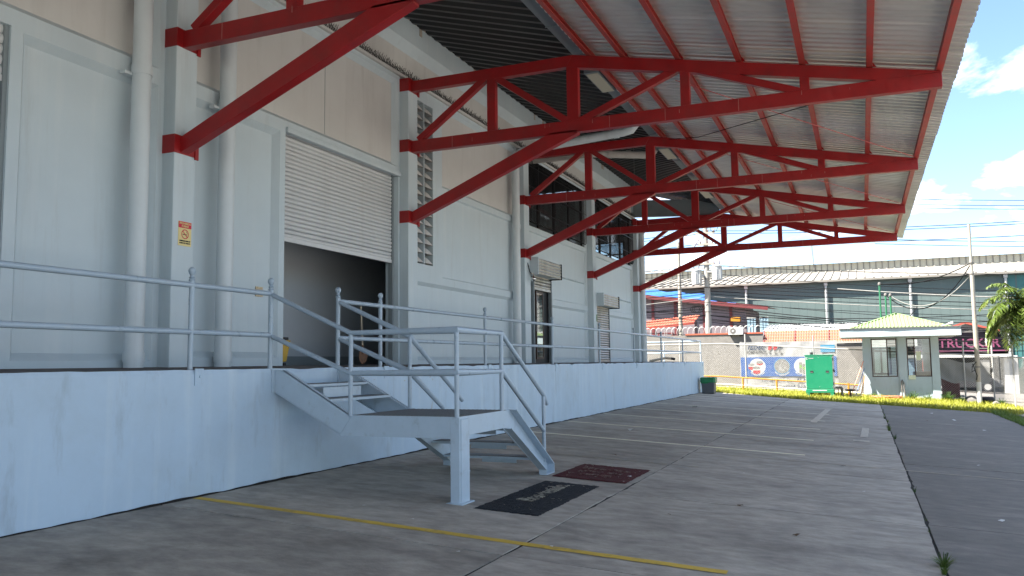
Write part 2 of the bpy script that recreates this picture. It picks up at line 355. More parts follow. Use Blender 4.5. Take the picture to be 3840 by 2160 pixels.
class MB:
    def __init__(self):
        self.v = []; self.f = []; self.m = []

    def add(self, vs_, fs, mi=0):
        o = len(self.v)
        self.v += [tuple(p) for p in vs_]
        for q in fs:
            self.f.append([i + o for i in q]); self.m.append(mi)
        return self

    def box(self, x0, x1, y0, y1, z0, z1, mi=0):
        return self.add([(x0, y0, z0), (x1, y0, z0), (x1, y1, z0), (x0, y1, z0), (x0, y0, z1), (x1, y0, z1), (x1, y1, z1), (x0, y1, z1)],
                        [(0, 3, 2, 1), (4, 5, 6, 7), (0, 1, 5, 4), (1, 2, 6, 5), (2, 3, 7, 6), (3, 0, 4, 7)], mi)

    def quad(self, a, b, c, d, mi=0):
        return self.add([a, b, c, d], [(0, 1, 2, 3)], mi)

    def beam(self, p, q, w, h, up=(0, 0, 1), mi=0):
        p, q, up = Vector(p), Vector(q), Vector(up)
        d = (q - p).normalized()
        s = d.cross(up)
        if s.length < 1e-5:
            s = d.cross(Vector((1, 0, 0)))
        s.normalize(); u = s.cross(d).normalized()
        s *= w / 2; u *= h / 2
        pts = [p - s - u, p + s - u, p + s + u, p - s + u, q - s - u, q + s - u, q + s + u, q - s + u]
        return self.add(pts, [(0, 1, 2, 3), (7, 6, 5, 4), (0, 4, 5, 1), (1, 5, 6, 2), (2, 6, 7, 3), (3, 7, 4, 0)], mi)

    def yz(self, poly, x0, x1, mi=0):
        """polygon in the y-z plane, pushed out along x"""
        n = len(poly)
        pts = [(x0, y, z) for y, z in poly] + [(x1, y, z) for y, z in poly]
        fs = [tuple(range(n)), tuple(range(2 * n - 1, n - 1, -1))]
        fs += [(i, i + n, (i + 1) % n + n, (i + 1) % n) for i in range(n)]
        return self.add(pts, fs, mi)

    def ybeam(self, x0, x1, y0, z0, y1, z1, h, mi=0):
        d = Vector((y1 - y0, z1 - z0)).normalized()
        n = Vector((-d.y, d.x)) * h / 2
        return self.yz([(y0 - n.x, z0 - n.y), (y1 - n.x, z1 - n.y), (y1 + n.x, z1 + n.y), (y0 + n.x, z0 + n.y)], x0, x1, mi)

    def tube(self, pts, r, n=10, caps=True, mi=0, r2=None):
        pts = [Vector(p) for p in pts]
        o = len(self.v)
        k = len(pts)
        prev = None
        for i, p in enumerate(pts):
            if i == 0: d = pts[1] - p
            elif i == k - 1: d = p - pts[i - 1]
            else: d = (pts[i + 1] - p).normalized() + (p - pts[i - 1]).normalized()
            d.normalize()
            if prev is None:
                a = Vector((0, 0, 1)) if abs(d.z) < 0.9 else Vector((1, 0, 0))
                s = d.cross(a).normalized()
            else:
                s = (prev - d * prev.dot(d)).normalized()
            prev = s
            u = s.cross(d).normalized()
            rr = r if r2 is None else r + (r2 - r) * i / (k - 1)
            m_ = 1.0
            if 0 < i < k - 1:
                c = (pts[i + 1] - p).normalized().dot((p - pts[i - 1]).normalized())
                m_ = 1 / max(0.6, math.sqrt(max(0.0, (1 + c) / 2)))
            for j in range(n):
                t = 2 * math.pi * j / n
                self.v.append(tuple(p + (s * math.cos(t) + u * math.sin(t)) * rr * (m_ if n > 4 else 1)))
        for i in range(k - 1):
            for j in range(n):
                a, b = o + i * n + j, o + i * n + (j + 1) % n
                self.f.append([a, b, b + n, a + n]); self.m.append(mi)
        if caps:
            self.f.append([o + j for j in range(n)][::-1]); self.m.append(mi)
            self.f.append([o + (k - 1) * n + j for j in range(n)]); self.m.append(mi)
        return self

    def lathe(self, c, prof, n=14, mi=0):
        """profile of (radius, z) turned about a vertical axis through c"""
        o = len(self.v)
        for r, z in prof:
            for j in range(n):
                t = 2 * math.pi * j / n
                self.v.append((c[0] + r * math.cos(t), c[1] + r * math.sin(t), c[2] + z))
        for i in range(len(prof) - 1):
            for j in range(n):
                a, b = o + i * n + j, o + i * n + (j + 1) % n
                self.f.append([a, b, b + n, a + n]); self.m.append(mi)
        self.f.append([o + j for j in range(n)][::-1]); self.m.append(mi)
        self.f.append([o + (len(prof) - 1) * n + j for j in range(n)]); self.m.append(mi)
        return self

    def disc(self, c, ax, ay, r, n=28, mi=0, thick=0.0):
        """flat round plate: centre c, axes ax and ay"""
        c, ax, ay = Vector(c), Vector(ax), Vector(ay)
        pts = [c + ax * r * math.cos(2 * math.pi * j / n) + ay * r * math.sin(2 * math.pi * j / n) for j in range(n)]
        if thick:
            nn = ax.cross(ay).normalized() * thick
            return self.add(pts + [p - nn for p in pts], [tuple(range(n)), tuple(range(2 * n - 1, n - 1, -1))] + [(i, i + n, (i + 1) % n + n, (i + 1) % n) for i in range(n)], mi)
        return self.add(pts, [tuple(range(n))], mi)

    def build(self, name, mats, parent=None, smooth=False, bevel=0.0, label=None, kind=None):
        me = bpy.data.meshes.new(name)
        org = ORG.get(parent.name, Vector()) if parent else Vector()
        me.from_pydata([(x - org.x, y - org.y, z - org.z) for x, y, z in self.v], [], self.f)
        if not isinstance(mats, (list, tuple)): mats = [mats]
        for q in mats: me.materials.append(M[q] if isinstance(q, str) else q)
        if len(mats) > 1: me.polygons.foreach_set('material_index', self.m)
        me.update()
        if smooth:
            me.shade_smooth(); me.set_sharp_from_angle(angle=R(38))
        ob = bpy.data.objects.new(name, me)
        COL.objects.link(ob)
        if parent:
            ob.parent = parent
            ORG[ob.name] = org.copy()
        else:
            ORG[ob.name] = Vector()
        if bevel:
            b = ob.modifiers.new('bevel', 'BEVEL'); b.width = bevel; b.segments = 2; b.limit_method = 'ANGLE'; b.angle_limit = R(40)
        if label: ob['label'] = label
        if kind: ob['kind'] = kind
        return ob


def thing(name, label, cat, loc=(0, 0, 0), group=None):
    o = bpy.data.objects.new(name, None)
    COL.objects.link(o)
    o.location = loc
    o.empty_display_size = 0.2
    ORG[o.name] = Vector(loc)
    o['label'] = label; o['category'] = cat
    if group: o['group'] = group
    return o


def tag(o, label, cat, group=None):
    o['label'] = label; o['category'] = cat
    if group: o['group'] = group
    return o


def text(body, size, loc, right, up, m, parent, name='lettering', bold=0.0, shear=0.0, align='CENTER', sx=1.0, depth=0.003):
    """flat printed lettering as a mesh part"""
    cu = bpy.data.curves.new('t', 'FONT')
    cu.body = body; cu.size = size; cu.offset = bold; cu.shear = shear
    cu.align_x = align; cu.align_y = 'CENTER'; cu.extrude = depth / 2
    cu.resolution_u = 3
    to = bpy.data.objects.new('t', cu)
    COL.objects.link(to)
    dg = bpy.context.evaluated_depsgraph_get()
    me = bpy.data.meshes.new_from_object(to.evaluated_get(dg))
    bpy.data.objects.remove(to); bpy.data.curves.remove(cu)
    rt, u, l0 = Vector(right).normalized(), Vector(up).normalized(), Vector(loc)
    nn = rt.cross(u)
    org = ORG.get(parent.name, Vector())
    for v in me.vertices:
        c = v.co.copy()
        v.co = l0 + rt * c.x * sx + u * c.y + nn * c.z - org
    me.materials.clear(); me.materials.append(M[m])
    me.name = name
    ob = bpy.data.objects.new(name, me)
    COL.objects.link(ob); ob.parent = parent
    ORG[ob.name] = org.copy()
    return ob


def struct(o):
    o['kind'] = 'structure'
    return o


# ================================================================== THE SETTING
g = MB()
xs = [-80, -20, 0, 20, 40, 60, 90, 160, 700]
ys = [600, 60, 12, 0, -6, -12, -25, -45, -120, -600]
gzz = {y: (gz(y) if y > -45 else gz(-45)) - 0.075 for y in ys}
for i in range(len(xs) - 1):
    for j in range(len(ys) - 1):
        a, b = ys[j], ys[j + 1]
        g.quad((xs[i], b, gzz[b]), (xs[i + 1], b, gzz[b]), (xs[i + 1], a, gzz[a]), (xs[i], a, gzz[a]))
struct(g.build('ground', 'ground'))

# concrete yard: slabs with open joints over a dirt bed
yard = MB()
yard.quad((-12, -10.75, gz(-10.75) - 0.009), (34.3, -10.75, gz(-10.75) - 0.009), (34.3, -3.75, gz(-3.75) - 0.009), (-12, -3.75, gz(-3.75) - 0.009))
yard.quad((-12, -3.75, gz(-3.75) - 0.009), (35.9, -3.75, gz(-3.75) - 0.009), (35.9, 0.0, -0.009), (-12, 0.0, -0.009))
lot = struct(yard.build('parking_lot', 'joint'))


def slab(x0, x1, y0, y1, mname, seed, x1b=None):
    """one cast slab with chipped edges; y0 > y1; x1b is the far edge at y1"""
    rnd = random.Random(seed)
    x1b = x1 if x1b is None else x1b
    gap = 0.010
    cs = [(x0 + gap, y0 - gap), (x0 + gap, y1 + gap), (x1b - gap, y1 + gap), (x1 - gap, y0 - gap)]
    poly = []
    for i in range(4):
        a, b = Vector(cs[i]), Vector(cs[(i + 1) % 4])
        n = max(3, int((b - a).length / 0.16))
        d = (b - a).normalized(); nr = Vector((-d.y, d.x))
        ph = rnd.random() * 9
        for k in range(n):
            t = k / n
            w = 0.006 * math.sin(ph + t * 9) + rnd.uniform(-0.004, 0.006)
            if rnd.random() < 0.07: w += rnd.uniform(0.008, 0.022)
            poly.append(a + (b - a) * t + nr * max(-0.002, w))
    dz = rnd.uniform(-0.002, 0.002)
    n = len(poly)
    mb = MB()
    top = [(p.x, p.y, gz(p.y) + dz) for p in poly]
    bot = [(p.x, p.y, gz(p.y) - 0.08) for p in poly]
    mb.add(top + bot, [tuple(range(n))] + [(i + n, (i + 1) % n + n, (i + 1) % n, i) for i in range(n)])
    return mb.build('slab', mname, lot)


xr = [-4.1, -0.6, 2.9, 6.42, 9.9, 13.42, 16.9, 20.4, 23.9, 27.4, 30.9, 34.4]
k = 0
for i in range(len(xr) - 1):
    k += 1
    slab(xr[i], xr[i + 1], 0.0, -3.75, ('slab', 'slab_b', 'slab')[k % 3], 100 + k)
    slab(xr[i], xr[i + 1], -3.75, -7.12, ('slab_b', 'slab', 'slab_b')[k % 3], 200 + k)
slab(34.4, 38.2, 0.0, -3.75, 'slab', 131, 36.2)
slab(34.4, 36.0, -3.75, -7.12, 'slab_b', 132, 35.5)
xr2 = [-4.1, 1.2, 5.2, 10.0, 15.6, 21.0, 26.0, 31.0]
for i in range(len(xr2) - 1):
    slab(xr2[i], xr2[i + 1], -7.12, -10.75, 'slab_dark', 300 + i)
slab(31.0, 35.3, -7.12, -10.75, 'slab_dark', 341, 34.3)

# oil spots and dark stains on the yard come with the slab material; painted lines are sheets on top
def ground_strip(x0, y0, x1, y1, w, name, mname, lift, seed, parent=None):
    rnd = random.Random(seed)
    a, b = Vector((x0, y0)), Vector((x1, y1))
    d = (b - a).normalized(); nr = Vector((-d.y, d.x))
    n = max(4, int((b - a).length / 0.12))
    L, Rr = [], []
    for i in range(n + 1):
        p = a + (b - a) * i / n
        q = p + nr * (w / 2 + rnd.uniform(-0.006, 0.005)); s = p - nr * (w / 2 + rnd.uniform(-0.006, 0.005))
        L.append((q.x, q.y, gz(q.y) + lift)); Rr.append((s.x, s.y, gz(s.y) + lift))
    mb = MB()
    for i in range(n):
        mb.quad(L[i], L[i + 1], Rr[i + 1], Rr[i])
    return mb.build(name, mname, parent)


ground_strip(6.88, -0.03, 6.86, -5.5, 0.115, 'parking_line', 'yellow', 0.0045, 1, lot)
for i, x in enumerate([15.75, 18.62, 21.58, 24.45, 27.45, 30.5, 33.55]):
    ground_strip(x + 0.05, -0.1, x - 0.1, -5.55, 0.125, 'parking_line', 'cream', 0.0045, 10 + i, lot)
for i, (x, ya, yb) in enumerate([(17.7, -2.5, -6.6), (20.6, -3.8, -6.4), (23.4, -3.0, -5.6), (25.8, -1.2, -6.2), (12.9, -0.2, -4.2), (14.7, -3.8, -9.2), (29.4, -3.5, -5.2)]):
    ground_strip(x, ya, x - 0.08, yb, 0.08, 'faded_parking_line', 'ghost', 0.004, 30 + i, lot)
ground_strip(23.55, -5.28, 30.0, -5.42, 0.17, 'tape_strip', 'tape', 0.008, 51, lot)
ground_strip(20.1, -6.52, 22.9, -6.56, 0.16, 'tape_strip', 'tape', 0.008, 52, lot)
ground_strip(19.2, -6.3, 19.2, -6.62, 0.3, 'tape_strip', 'tape', 0.008, 53, lot)

# street behind the fence and pale pavement to the right
st = MB()
for a, b in ((40, 0), (0, -12), (-12, -45)):
    st.quad((46.6, b, gz(b) - 0.02), (67.0, b, gz(b) - 0.02), (67.0, a, gz(a) - 0.02), (46.6, a, gz(a) - 0.02))
struct(st.build('street', 'street'))
pv = MB()
pv.quad((-12, -45, gz(-45) - 0.03), (40.5, -45, gz(-45) - 0.03), (40.5, -11.6, gz(-11.6) - 0.03), (-12, -11.6, gz(-11.6) - 0.03))
struct(pv.build('pavement', 'pavement'))
soil = MB()
soil.add([(38.4, 0.0, -0.035), (36.1, -3.75, gz(-3.75) - 0.035), (35.4, -7.12, gz(-7.12) - 0.035), (34.2, -10.85, gz(-10.85) - 0.035), (33, -12.6, gz(-12.6) - 0.028), (46.4, -12.6, gz(-12.6) - 0.035), (46.4, -7.12, gz(-7.12) - 0.035), (46.4, 0, -0.035), (46.4, 9, -0.035), (38.4, 9, -0.035)],
         [(0, 1, 6, 7), (1, 2, 6), (2, 3, 5, 6), (3, 4, 5), (0, 7, 8, 9)])
struct(soil.build('grass_bed', 'soil'))


def blades(mb, n, area, hmin, hmax, wid, rnd, lean=0.5):
    for _ in range(n):
        x, y = area(rnd)
        h = rnd.uniform(hmin, hmax); a = rnd.uniform(0, 6.283); w = wid * rnd.uniform(0.7, 1.4)
        z = gz(y) - 0.035
        dx, dy = math.cos(a), math.sin(a)
        l = lean * h * rnd.uniform(0.3, 1.3)
        p0 = (x - dy * w, y + dx * w, z); p1 = (x + dy * w, y - dx * w, z)
        m0 = (x + dx * l * .4 - dy * w * .7, y + dy * l * .4 + dx * w * .7, z + h * .65); m1 = (x + dx * l * .4 + dy * w * .7, y + dy * l * .4 - dx * w * .7, z + h * .65)
        t = (x + dx * l, y + dy * l, z + h)
        mb.add([p0, p1, m1, m0, t], [(0, 1, 2, 3), (3, 2, 4)])


def edge_x(y):
    if y > -3.75: return 38.3 + (36.1 - 38.3) * (-y / 3.75)
    if y > -7.12: return 36.1 + (35.4 - 36.1) * ((-y - 3.75) / 3.37)
    return 35.4 + (34.2 - 35.4) * ((-y - 7.12) / 3.63)


def lawn(rnd):
    while True:
        y = rnd.uniform(-12.4, 1.5)
        e = edge_x(min(y, 0)) if y > -10.85 else 34.2
        x = e - 0.12 + (rnd.random() ** 1.25) * (44 - e)
        if 41.6 < x < 44.0 and -9.7 < y < -6.6: continue
        if y > -0.1 and x < 37.7: continue
        if math.sin(x * 2.1 + 1.3 * math.sin(y * 1.7)) * math.sin(y * 2.6 + x) < -0.4 and rnd.random() < .8: continue
        return x, y


rg = random.Random(3)
gb = MB()
blades(gb, 21000, lawn, 0.07, 0.20, 0.011, rg, 0.7)
blades(gb, 1500, lambda r: (r.uniform(40.4, 41.4), r.uniform(-10.5, -6.4)), 0.10, 0.26, 0.010, rg)
blades(gb, 1600, lambda r: ((lambda y: (edge_x(y) - abs(r.gauss(0, 0.16)) + 0.05, y))(r.uniform(-10.8, -0.2))), 0.03, 0.10, 0.010, rg)
o = gb.build('lawn_grass', 'grass'); o['kind'] = 'stuff'; o['label'] = 'sunlit yellow-green grass strip between the yard and the chain-link fence'; o['category'] = 'grass'
vb = MB()
blades(vb, 3800, lambda r: (r.uniform(16, 35.5), -10.72 - abs(r.gauss(0, 0.30)) + r.uniform(-.03, .06)), 0.06, 0.2, 0.010, rg, 0.7)
o = vb.build('verge_grass', 'weed_pale'); o['kind'] = 'stuff'; o['label'] = 'shaded green grass verge along the right edge of the dark slabs'; o['category'] = 'grass'

# ================================================================== WAREHOUSE WITH DOCK
YF, DOCK = 1.69, 1.3456
COLX = [7.96, 13.955, 20.015, 26.03, 31.97]
CW = 0.366
wh = thing('warehouse_building', 'pale grey-blue warehouse with roller shutters behind the raised loading dock', 'building', (20, 4, 0))


def relief(x0, x1, z0, z1, holes, yf=YF):
    """front face of one wall bay: flat frame, sloped recesses and through openings"""
    mb = MB()
    xc = sorted({x0, x1, *[h[1] for h in holes], *[h[2] for h in holes]})
    zc = sorted({z0, z1, *[h[3] for h in holes], *[h[4] for h in holes]})
    xc = [x for x in xc if x0 <= x <= x1]; zc = [z for z in zc if z0 <= z <= z1]
    for i in range(len(xc) - 1):
        for j in range(len(zc) - 1):
            cx, cz = (xc[i] + xc[i + 1]) / 2, (zc[j] + zc[j + 1]) / 2
            if any(h[1] < cx < h[2] and h[3] < cz < h[4] for h in holes): continue
            mb.quad((xc[i], yf, zc[j]), (xc[i + 1], yf, zc[j]), (xc[i + 1], yf, zc[j + 1]), (xc[i], yf, zc[j + 1]))
    for h in holes:
        kind, a, b, c, d = h[:5]
        if kind == 'open':
            y2, s = yf + h[5], 0.0
        else:
            y2, s = yf + h[5], h[6]
        O = [(a, yf, c), (b, yf, c), (b, yf, d), (a, yf, d)]
        I = [(a + s, y2, c + s), (b - s, y2, c + s), (b - s, y2, d - s), (a + s, y2, d - s)]
        for q in range(4):
            mb.quad(O[q], O[(q + 1) % 4], I[(q + 1) % 4], I[q])
        if kind == 'rec':
            mb.quad(*I, mi=h[7])
    return mb


ZT = 7.10
bays = [
    (-8.0, 7.96, [('open', 2.4, 5.84, 1.30, 5.05, 0.30), ('rec', 5.98, 7.86, 1.46, 5.02, 0.10, 0.085, 0), ('rec', 2.4, 7.87, 5.24, 7.0, 0.10, 0.085, 1)]),
    (8.326, 13.955, [('rec', 8.42, 10.31, 1.50, 5.06, 0.10, 0.085, 0), ('open', 10.44, 13.90, 1.30, 5.12, 0.28), ('rec', 8.42, 13.88, 5.25, 7.02, 0.10, 0.085, 1)]),
    (14.321, 20.015, [('open', 14.55, 15.33, 3.43, 6.84, 0.22), ('rec', 14.50, 19.95, 1.46, 3.06, 0.07, 0.07, 0), ('rec', 15.75, 19.95, 3.22, 5.06, 0.05, 0.03, 0), ('rec', 15.75, 19.95, 5.20, 7.02, 0.08, 0.07, 1)]),
    (20.381, 26.03, [('open', 20.93, 22.45, 1.30, 3.86, 0.20), ('rec', 22.6, 25.9, 1.46, 3.06, 0.07, 0.07, 0), ('rec', 22.6, 25.9, 3.22, 3.95, 0.05, 0.03, 0), ('rec', 20.5, 25.9, 3.95, 5.0, 0.05, 0.03, 0), ('open', 20.5, 25.80, 5.14, 7.02, 0.16)]),
    (26.396, 31.97, [('open', 26.62, 28.35, 1.30, 3.40, 0.20), ('rec', 28.5, 31.85, 1.46, 3.06, 0.07, 0.07, 0), ('rec', 28.5, 31.85, 3.22, 3.7, 0.05, 0.03, 0), ('rec', 26.5, 31.85, 3.7, 5.0, 0.05, 0.03, 0), ('open', 26.5, 31.85, 5.14, 7.02, 0.16)]),
]
for x0, x1, hs in bays:
    relief(x0, x1, 1.30, ZT, hs).build('wall_bay', ['wall', 'wall_upper'], wh)
for cx in COLX:
    MB().box(cx, cx + CW, 1.49, 1.90, 1.30, 7.06).build('column', 'wall', wh, bevel=0.012)
# hairline joint in the upper panel of the shutter bay
MB().box(11.60, 11.606, YF + 0.094, YF + 0.102, 5.34, 6.92).build('panel_joint', 'gutter', wh)
# cornice: ledge, set-back frieze and the beam under the eaves
MB().box(-8, 32.40, 1.63, 1.95, 7.104, 7.16).build('ledge', 'wall_upper', wh, bevel=0.01)
fz = MB()
fz.quad((-8, 1.80, 7.16), (32.4, 1.80, 7.16), (32.4, 1.80, 7.74), (-8, 1.80, 7.74))
fz.build('frieze', 'wall_upper', wh)
bm_ = MB()
bm_.yz([(1.80, 7.74), (1.66, 7.93), (1.66, 7.955), (1.70, 7.97), (1.70, 8.42), (2.1, 8.55), (2.1, 7.74)], -8, 32.4)
bm_.build('eaves_beam', 'wall', wh)
# end wall with high windows, back of the hall, roof, floor
ew = MB()
def rectyz(mb, x, y0, y1, z0, z1, mi=0):
    mb.quad((x, y0, z0), (x, y1, z0), (x, y1, z1), (x, y0, z1), mi)
rectyz(ew, 32.4, 1.69, 14, -0.2, 5.14); rectyz(ew, 32.4, 1.69, 14, 6.25, 8.5)
rectyz(ew, 32.4, 1.69, 2.1, 5.14, 6.25); rectyz(ew, 32.4, 6.4, 14, 5.14, 6.25)
ew.build('end_wall', 'wall', wh)
for y0 in (2.1, 3.55, 5.0):
    w_ = MB()
    for a, b, c, d in ((y0, y0 + .06, 5.14, 6.25), (y0 + 1.34, y0 + 1.4, 5.14, 6.25), (y0 + .06, y0 + 1.34, 5.14, 5.2), (y0 + .06, y0 + 1.34, 6.19, 6.25), (y0 + .06, y0 + 1.34, 5.7, 5.75)):
        w_.box(32.36, 32.42, a, b, c, d)
    wf = w_.build('window', 'black', wh)
    p_ = MB(); rectyz(p_, 32.39, y0 + .06, y0 + 1.34, 5.2, 6.19); p_.build('pane', 'glass', wf)
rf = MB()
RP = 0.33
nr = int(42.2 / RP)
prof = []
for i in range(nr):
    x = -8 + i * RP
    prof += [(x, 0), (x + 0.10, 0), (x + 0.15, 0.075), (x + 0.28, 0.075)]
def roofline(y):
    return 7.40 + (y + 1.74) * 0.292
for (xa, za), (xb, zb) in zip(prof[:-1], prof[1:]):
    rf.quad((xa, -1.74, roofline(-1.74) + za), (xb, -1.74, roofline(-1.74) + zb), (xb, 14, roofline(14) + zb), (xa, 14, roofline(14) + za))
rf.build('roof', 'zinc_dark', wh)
mt = MB()
rnd = random.Random(5)
for i in range(nr):
    x = -8 + i * RP
    y = 1.72 + rnd.uniform(-0.03, 0.03)
    z = roofline(1.74)
    h = rnd.uniform(0.0, 0.03)
    mt.box(x + 0.005, x + 0.11 + rnd.uniform(0, .02), y, 1.84, z - 0.15 - h, z - 0.002)
    mt.box(x + 0.14, x + 0.29, y + rnd.uniform(0, .02), 1.84, z - 0.15, z + 0.06)
mt.build('mortar_fill', 'mortar', wh)['kind'] = 'stuff'
it = MB()
it.quad((-8, 3.7, 1.3), (20.2, 3.7, 1.3), (20.2, 3.7, 8.6), (-8, 3.7, 8.6))
it.quad((20.2, 1.95, 1.3), (20.2, 6.4, 1.3), (20.2, 6.4, 8.6), (20.2, 1.95, 8.6))
it.quad((20.2, 9.5, 1.3), (32.38, 9.5, 1.3), (32.38, 9.5, 8.6), (20.2, 9.5, 8.6))
it.quad((9.4, 2.0, 1.3), (9.4, 3.7, 1.3), (9.4, 3.7, 8.6), (9.4, 2.0, 8.6))
it.build('interior_wall', 'interior', wh)
MB().box(-8, 20.2, 3.66, 3.695, 1.38, 1.56).build('skirting', 'gutter', wh)
fl = MB(); fl.box(-8, 32.36, 1.72, 14, 1.20, 1.365); fl.box(20.25, 32.36, 2.0, 9.5, 4.6, 4.7)
fl.build('floor', 'dock_top', wh)
MB().box(-8, 32.36, 2.0, 14, 8.52, 8.56).build('ceiling', 'interior_dark', wh)

# bird spikes along the ledge
sp = MB()
rnd = random.Random(11)
x = 5.0
while x < 32.2:
    for dy, lx in ((0.0, 0.0), (-0.05, 0.03), (0.06, -0.03)):
        h = rnd.uniform(0.10, 0.17)
        a = (x, 1.67, 7.16); b = (x + lx + rnd.uniform(-.03, .03), 1.67 + dy, 7.16 + h)
        sp.beam(a, b, 0.006, 0.006)
    x += 0.055
sp.build('bird_spikes', 'black', wh)['kind'] = 'stuff'


# roller shutters
def slat_mesh(w, h, name):
    mb = MB()
    n = 5
    pts = []
    for i in range(n + 1):
        t = i / n
        pts.append((-0.018 * math.sin(math.pi * t), h * t))
    for i in range(n):
        mb.quad((0, pts[i][0], pts[i][1]), (w, pts[i][0], pts[i][1]), (w, pts[i + 1][0], pts[i + 1][1]), (0, pts[i + 1][0], pts[i + 1][1]))
    mb.quad((0, 0, 0), (0, 0.012, 0), (w, 0.012, 0), (w, 0, 0))
    return mb


rsl = random.Random(90)


def shutter(x0, x1, y, zb, zt, pitch, mname, bar=True):
    sh = MB().box(x0 + 0.05, x1 - 0.05, y - 0.025, y + 0.02, zb - 0.07, zb - 0.004).build('roller_shutter', mname, wh)
    for xa in (x0 - 0.005, x1 - 0.05):
        MB().box(xa, xa + 0.055, y - 0.04, y + 0.05, 1.36, zt).build('guide', 'gutter', sh)
    src = None
    z = zb
    while z < zt - 0.001:
        if src is None:
            mb = slat_mesh(x1 - x0 - 0.1, pitch - 0.009, 'slat')
            me_ob = mb.build('slat', mname, None, smooth=True)
            src = me_ob
        else:
            me_ob = src.copy(); COL.objects.link(me_ob)
        me_ob.parent = sh
        me_ob.location = Vector((x0 + 0.05, y + rsl.uniform(-.006, .004), z)) - ORG[sh.name]
        me_ob.rotation_euler = (rsl.uniform(-.05, .05), 0, rsl.uniform(-.0012, .0012))
        z += pitch
    return sh


shutter(2.4, 5.84, YF + 0.07, 4.50, 5.05, 0.115, 'shutter')
s1 = shutter(10.44, 13.90, YF + 0.14, 3.42, 5.12, 0.072, 'shutter')
MB().box(10.44, 13.95, YF - 0.05, YF + 0.06, 5.06, 5.15).build('door_header', 'wall', wh, bevel=0.015)
shutter(20.98, 22.42, YF - 0.03, 3.46, 3.90, 0.088, 'galv')
shutter(26.64, 28.33, YF - 0.03, 1.46, 3.40, 0.080, 'galv')


def shutter_box(x0, x1, y0, z0, z1):
    mb = MB()
    mb.box(x0, x1, y0 + 0.03, YF - 0.002, z0 + 0.02, z1 - 0.02)
    mb.box(x0 - 0.03, x0, y0 - 0.02, YF - 0.003, z0 - 0.02, z1 + 0.02)
    bx = mb.build('shutter_box', 'wall', wh)
    n = 5
    h = (z1 - z0) / n
    for i in range(n):
        ob = slat_mesh(x1 - x0 - 0.02, h - 0.012, 'slat').build('slat', 'galv', None, smooth=True)
        ob.parent = bx
        ob.location = Vector((x0 + 0.01, y0 + 0.025, z0 + i * h + 0.006)) - ORG[bx.name]
    MB().box(x1, x1 + 0.012, y0 - 0.01, YF - 0.003, z0 - 0.01, z1 + 0.01).build('end_plate', 'black', bx)


shutter_box(20.42, 22.28, 1.27, 3.74, 4.17)
shutter_box(26.42, 28.35, 1.27, 3.26, 3.66)
# personnel door under the half-open small shutter
dm = MB()
for a, b, c, d in ((20.98, 21.40, 1.36, 3.46), (21.92, 22.42, 1.36, 3.46), (21.40, 21.92, 3.36, 3.46), (21.40, 21.92, 1.36, 1.50)):
    dm.box(a, b, YF + 0.05, YF + 0.10, c, d)
dd = dm.build('door', 'black', wh)
fr = MB()
for a, b, c, d in ((21.38, 21.43, 1.48, 3.38), (21.90, 21.95, 1.48, 3.38), (21.43, 21.90, 3.32, 3.38), (21.43, 21.90, 1.48, 1.54)):
    fr.box(a, b, YF + 0.02, YF + 0.05, c, d)
fr.build('door_frame', 'brown_frame', dd)
MB().box(21.43, 21.90, YF + 0.03, YF + 0.04, 1.54, 3.32).build('pane', 'glass_door', dd)
MB().box(21.34, 21.37, YF - 0.01, YF + 0.02, 2.25, 2.6).build('handle', 'galv_pipe', dd)
# high barred windows
for x0, x1 in ((20.5, 25.8), (26.5, 31.85)):
    n = 4
    for i in range(n):
        a = x0 + (x1 - x0) * i / n; b = x0 + (x1 - x0) * (i + 1) / n
        mb = MB()
        mb.box(a, a + .05, YF + .07, YF + .13, 5.14, 7.02); mb.box(b - .05, b, YF + .07, YF + .13, 5.14, 7.02)
        mb.box(a + .05, b - .05, YF + .07, YF + .13, 5.14, 5.19); mb.box(a + .05, b - .05, YF + .07, YF + .13, 6.97, 7.02)
        mb.box(a + .05, b - .05, YF + .08, YF + .12, 6.28, 6.31)
        w_ = mb.build('window', 'black', wh)
        MB().quad((a + .05, YF + .10, 5.19), (b - .05, YF + .10, 5.19), (b - .05, YF + .10, 6.97), (a + .05, YF + .10, 6.97)).build('pane', 'glass_bar', w_)
        m_ = int((b - a) / 0.10)
        src = None
        for j in range(m_):
            xx = a + (j + 0.5) * (b - a) / m_
            if src is None:
                bb_ = MB().tube([(0, 0.06, 5.30), (0, -0.05, 5.22), (0, -0.09, 5.28), (0, -0.09, 6.92), (0, -0.05, 6.99), (0, 0.06, 6.99)], 0.011, 5)
                ob = src = bb_.build('bar', 'black', None)
            else:
                ob = src.copy(); COL.objects.link(ob)
            ob.parent = w_; ob.location = Vector((xx, YF, 0)) - ORG[w_.name]
        rb = MB()
        for zz in (5.6, 6.2, 6.75): rb.box(a, b, YF - .098, YF - .086, zz, zz + .02)
        rb.build('crossbar', 'black', w_)
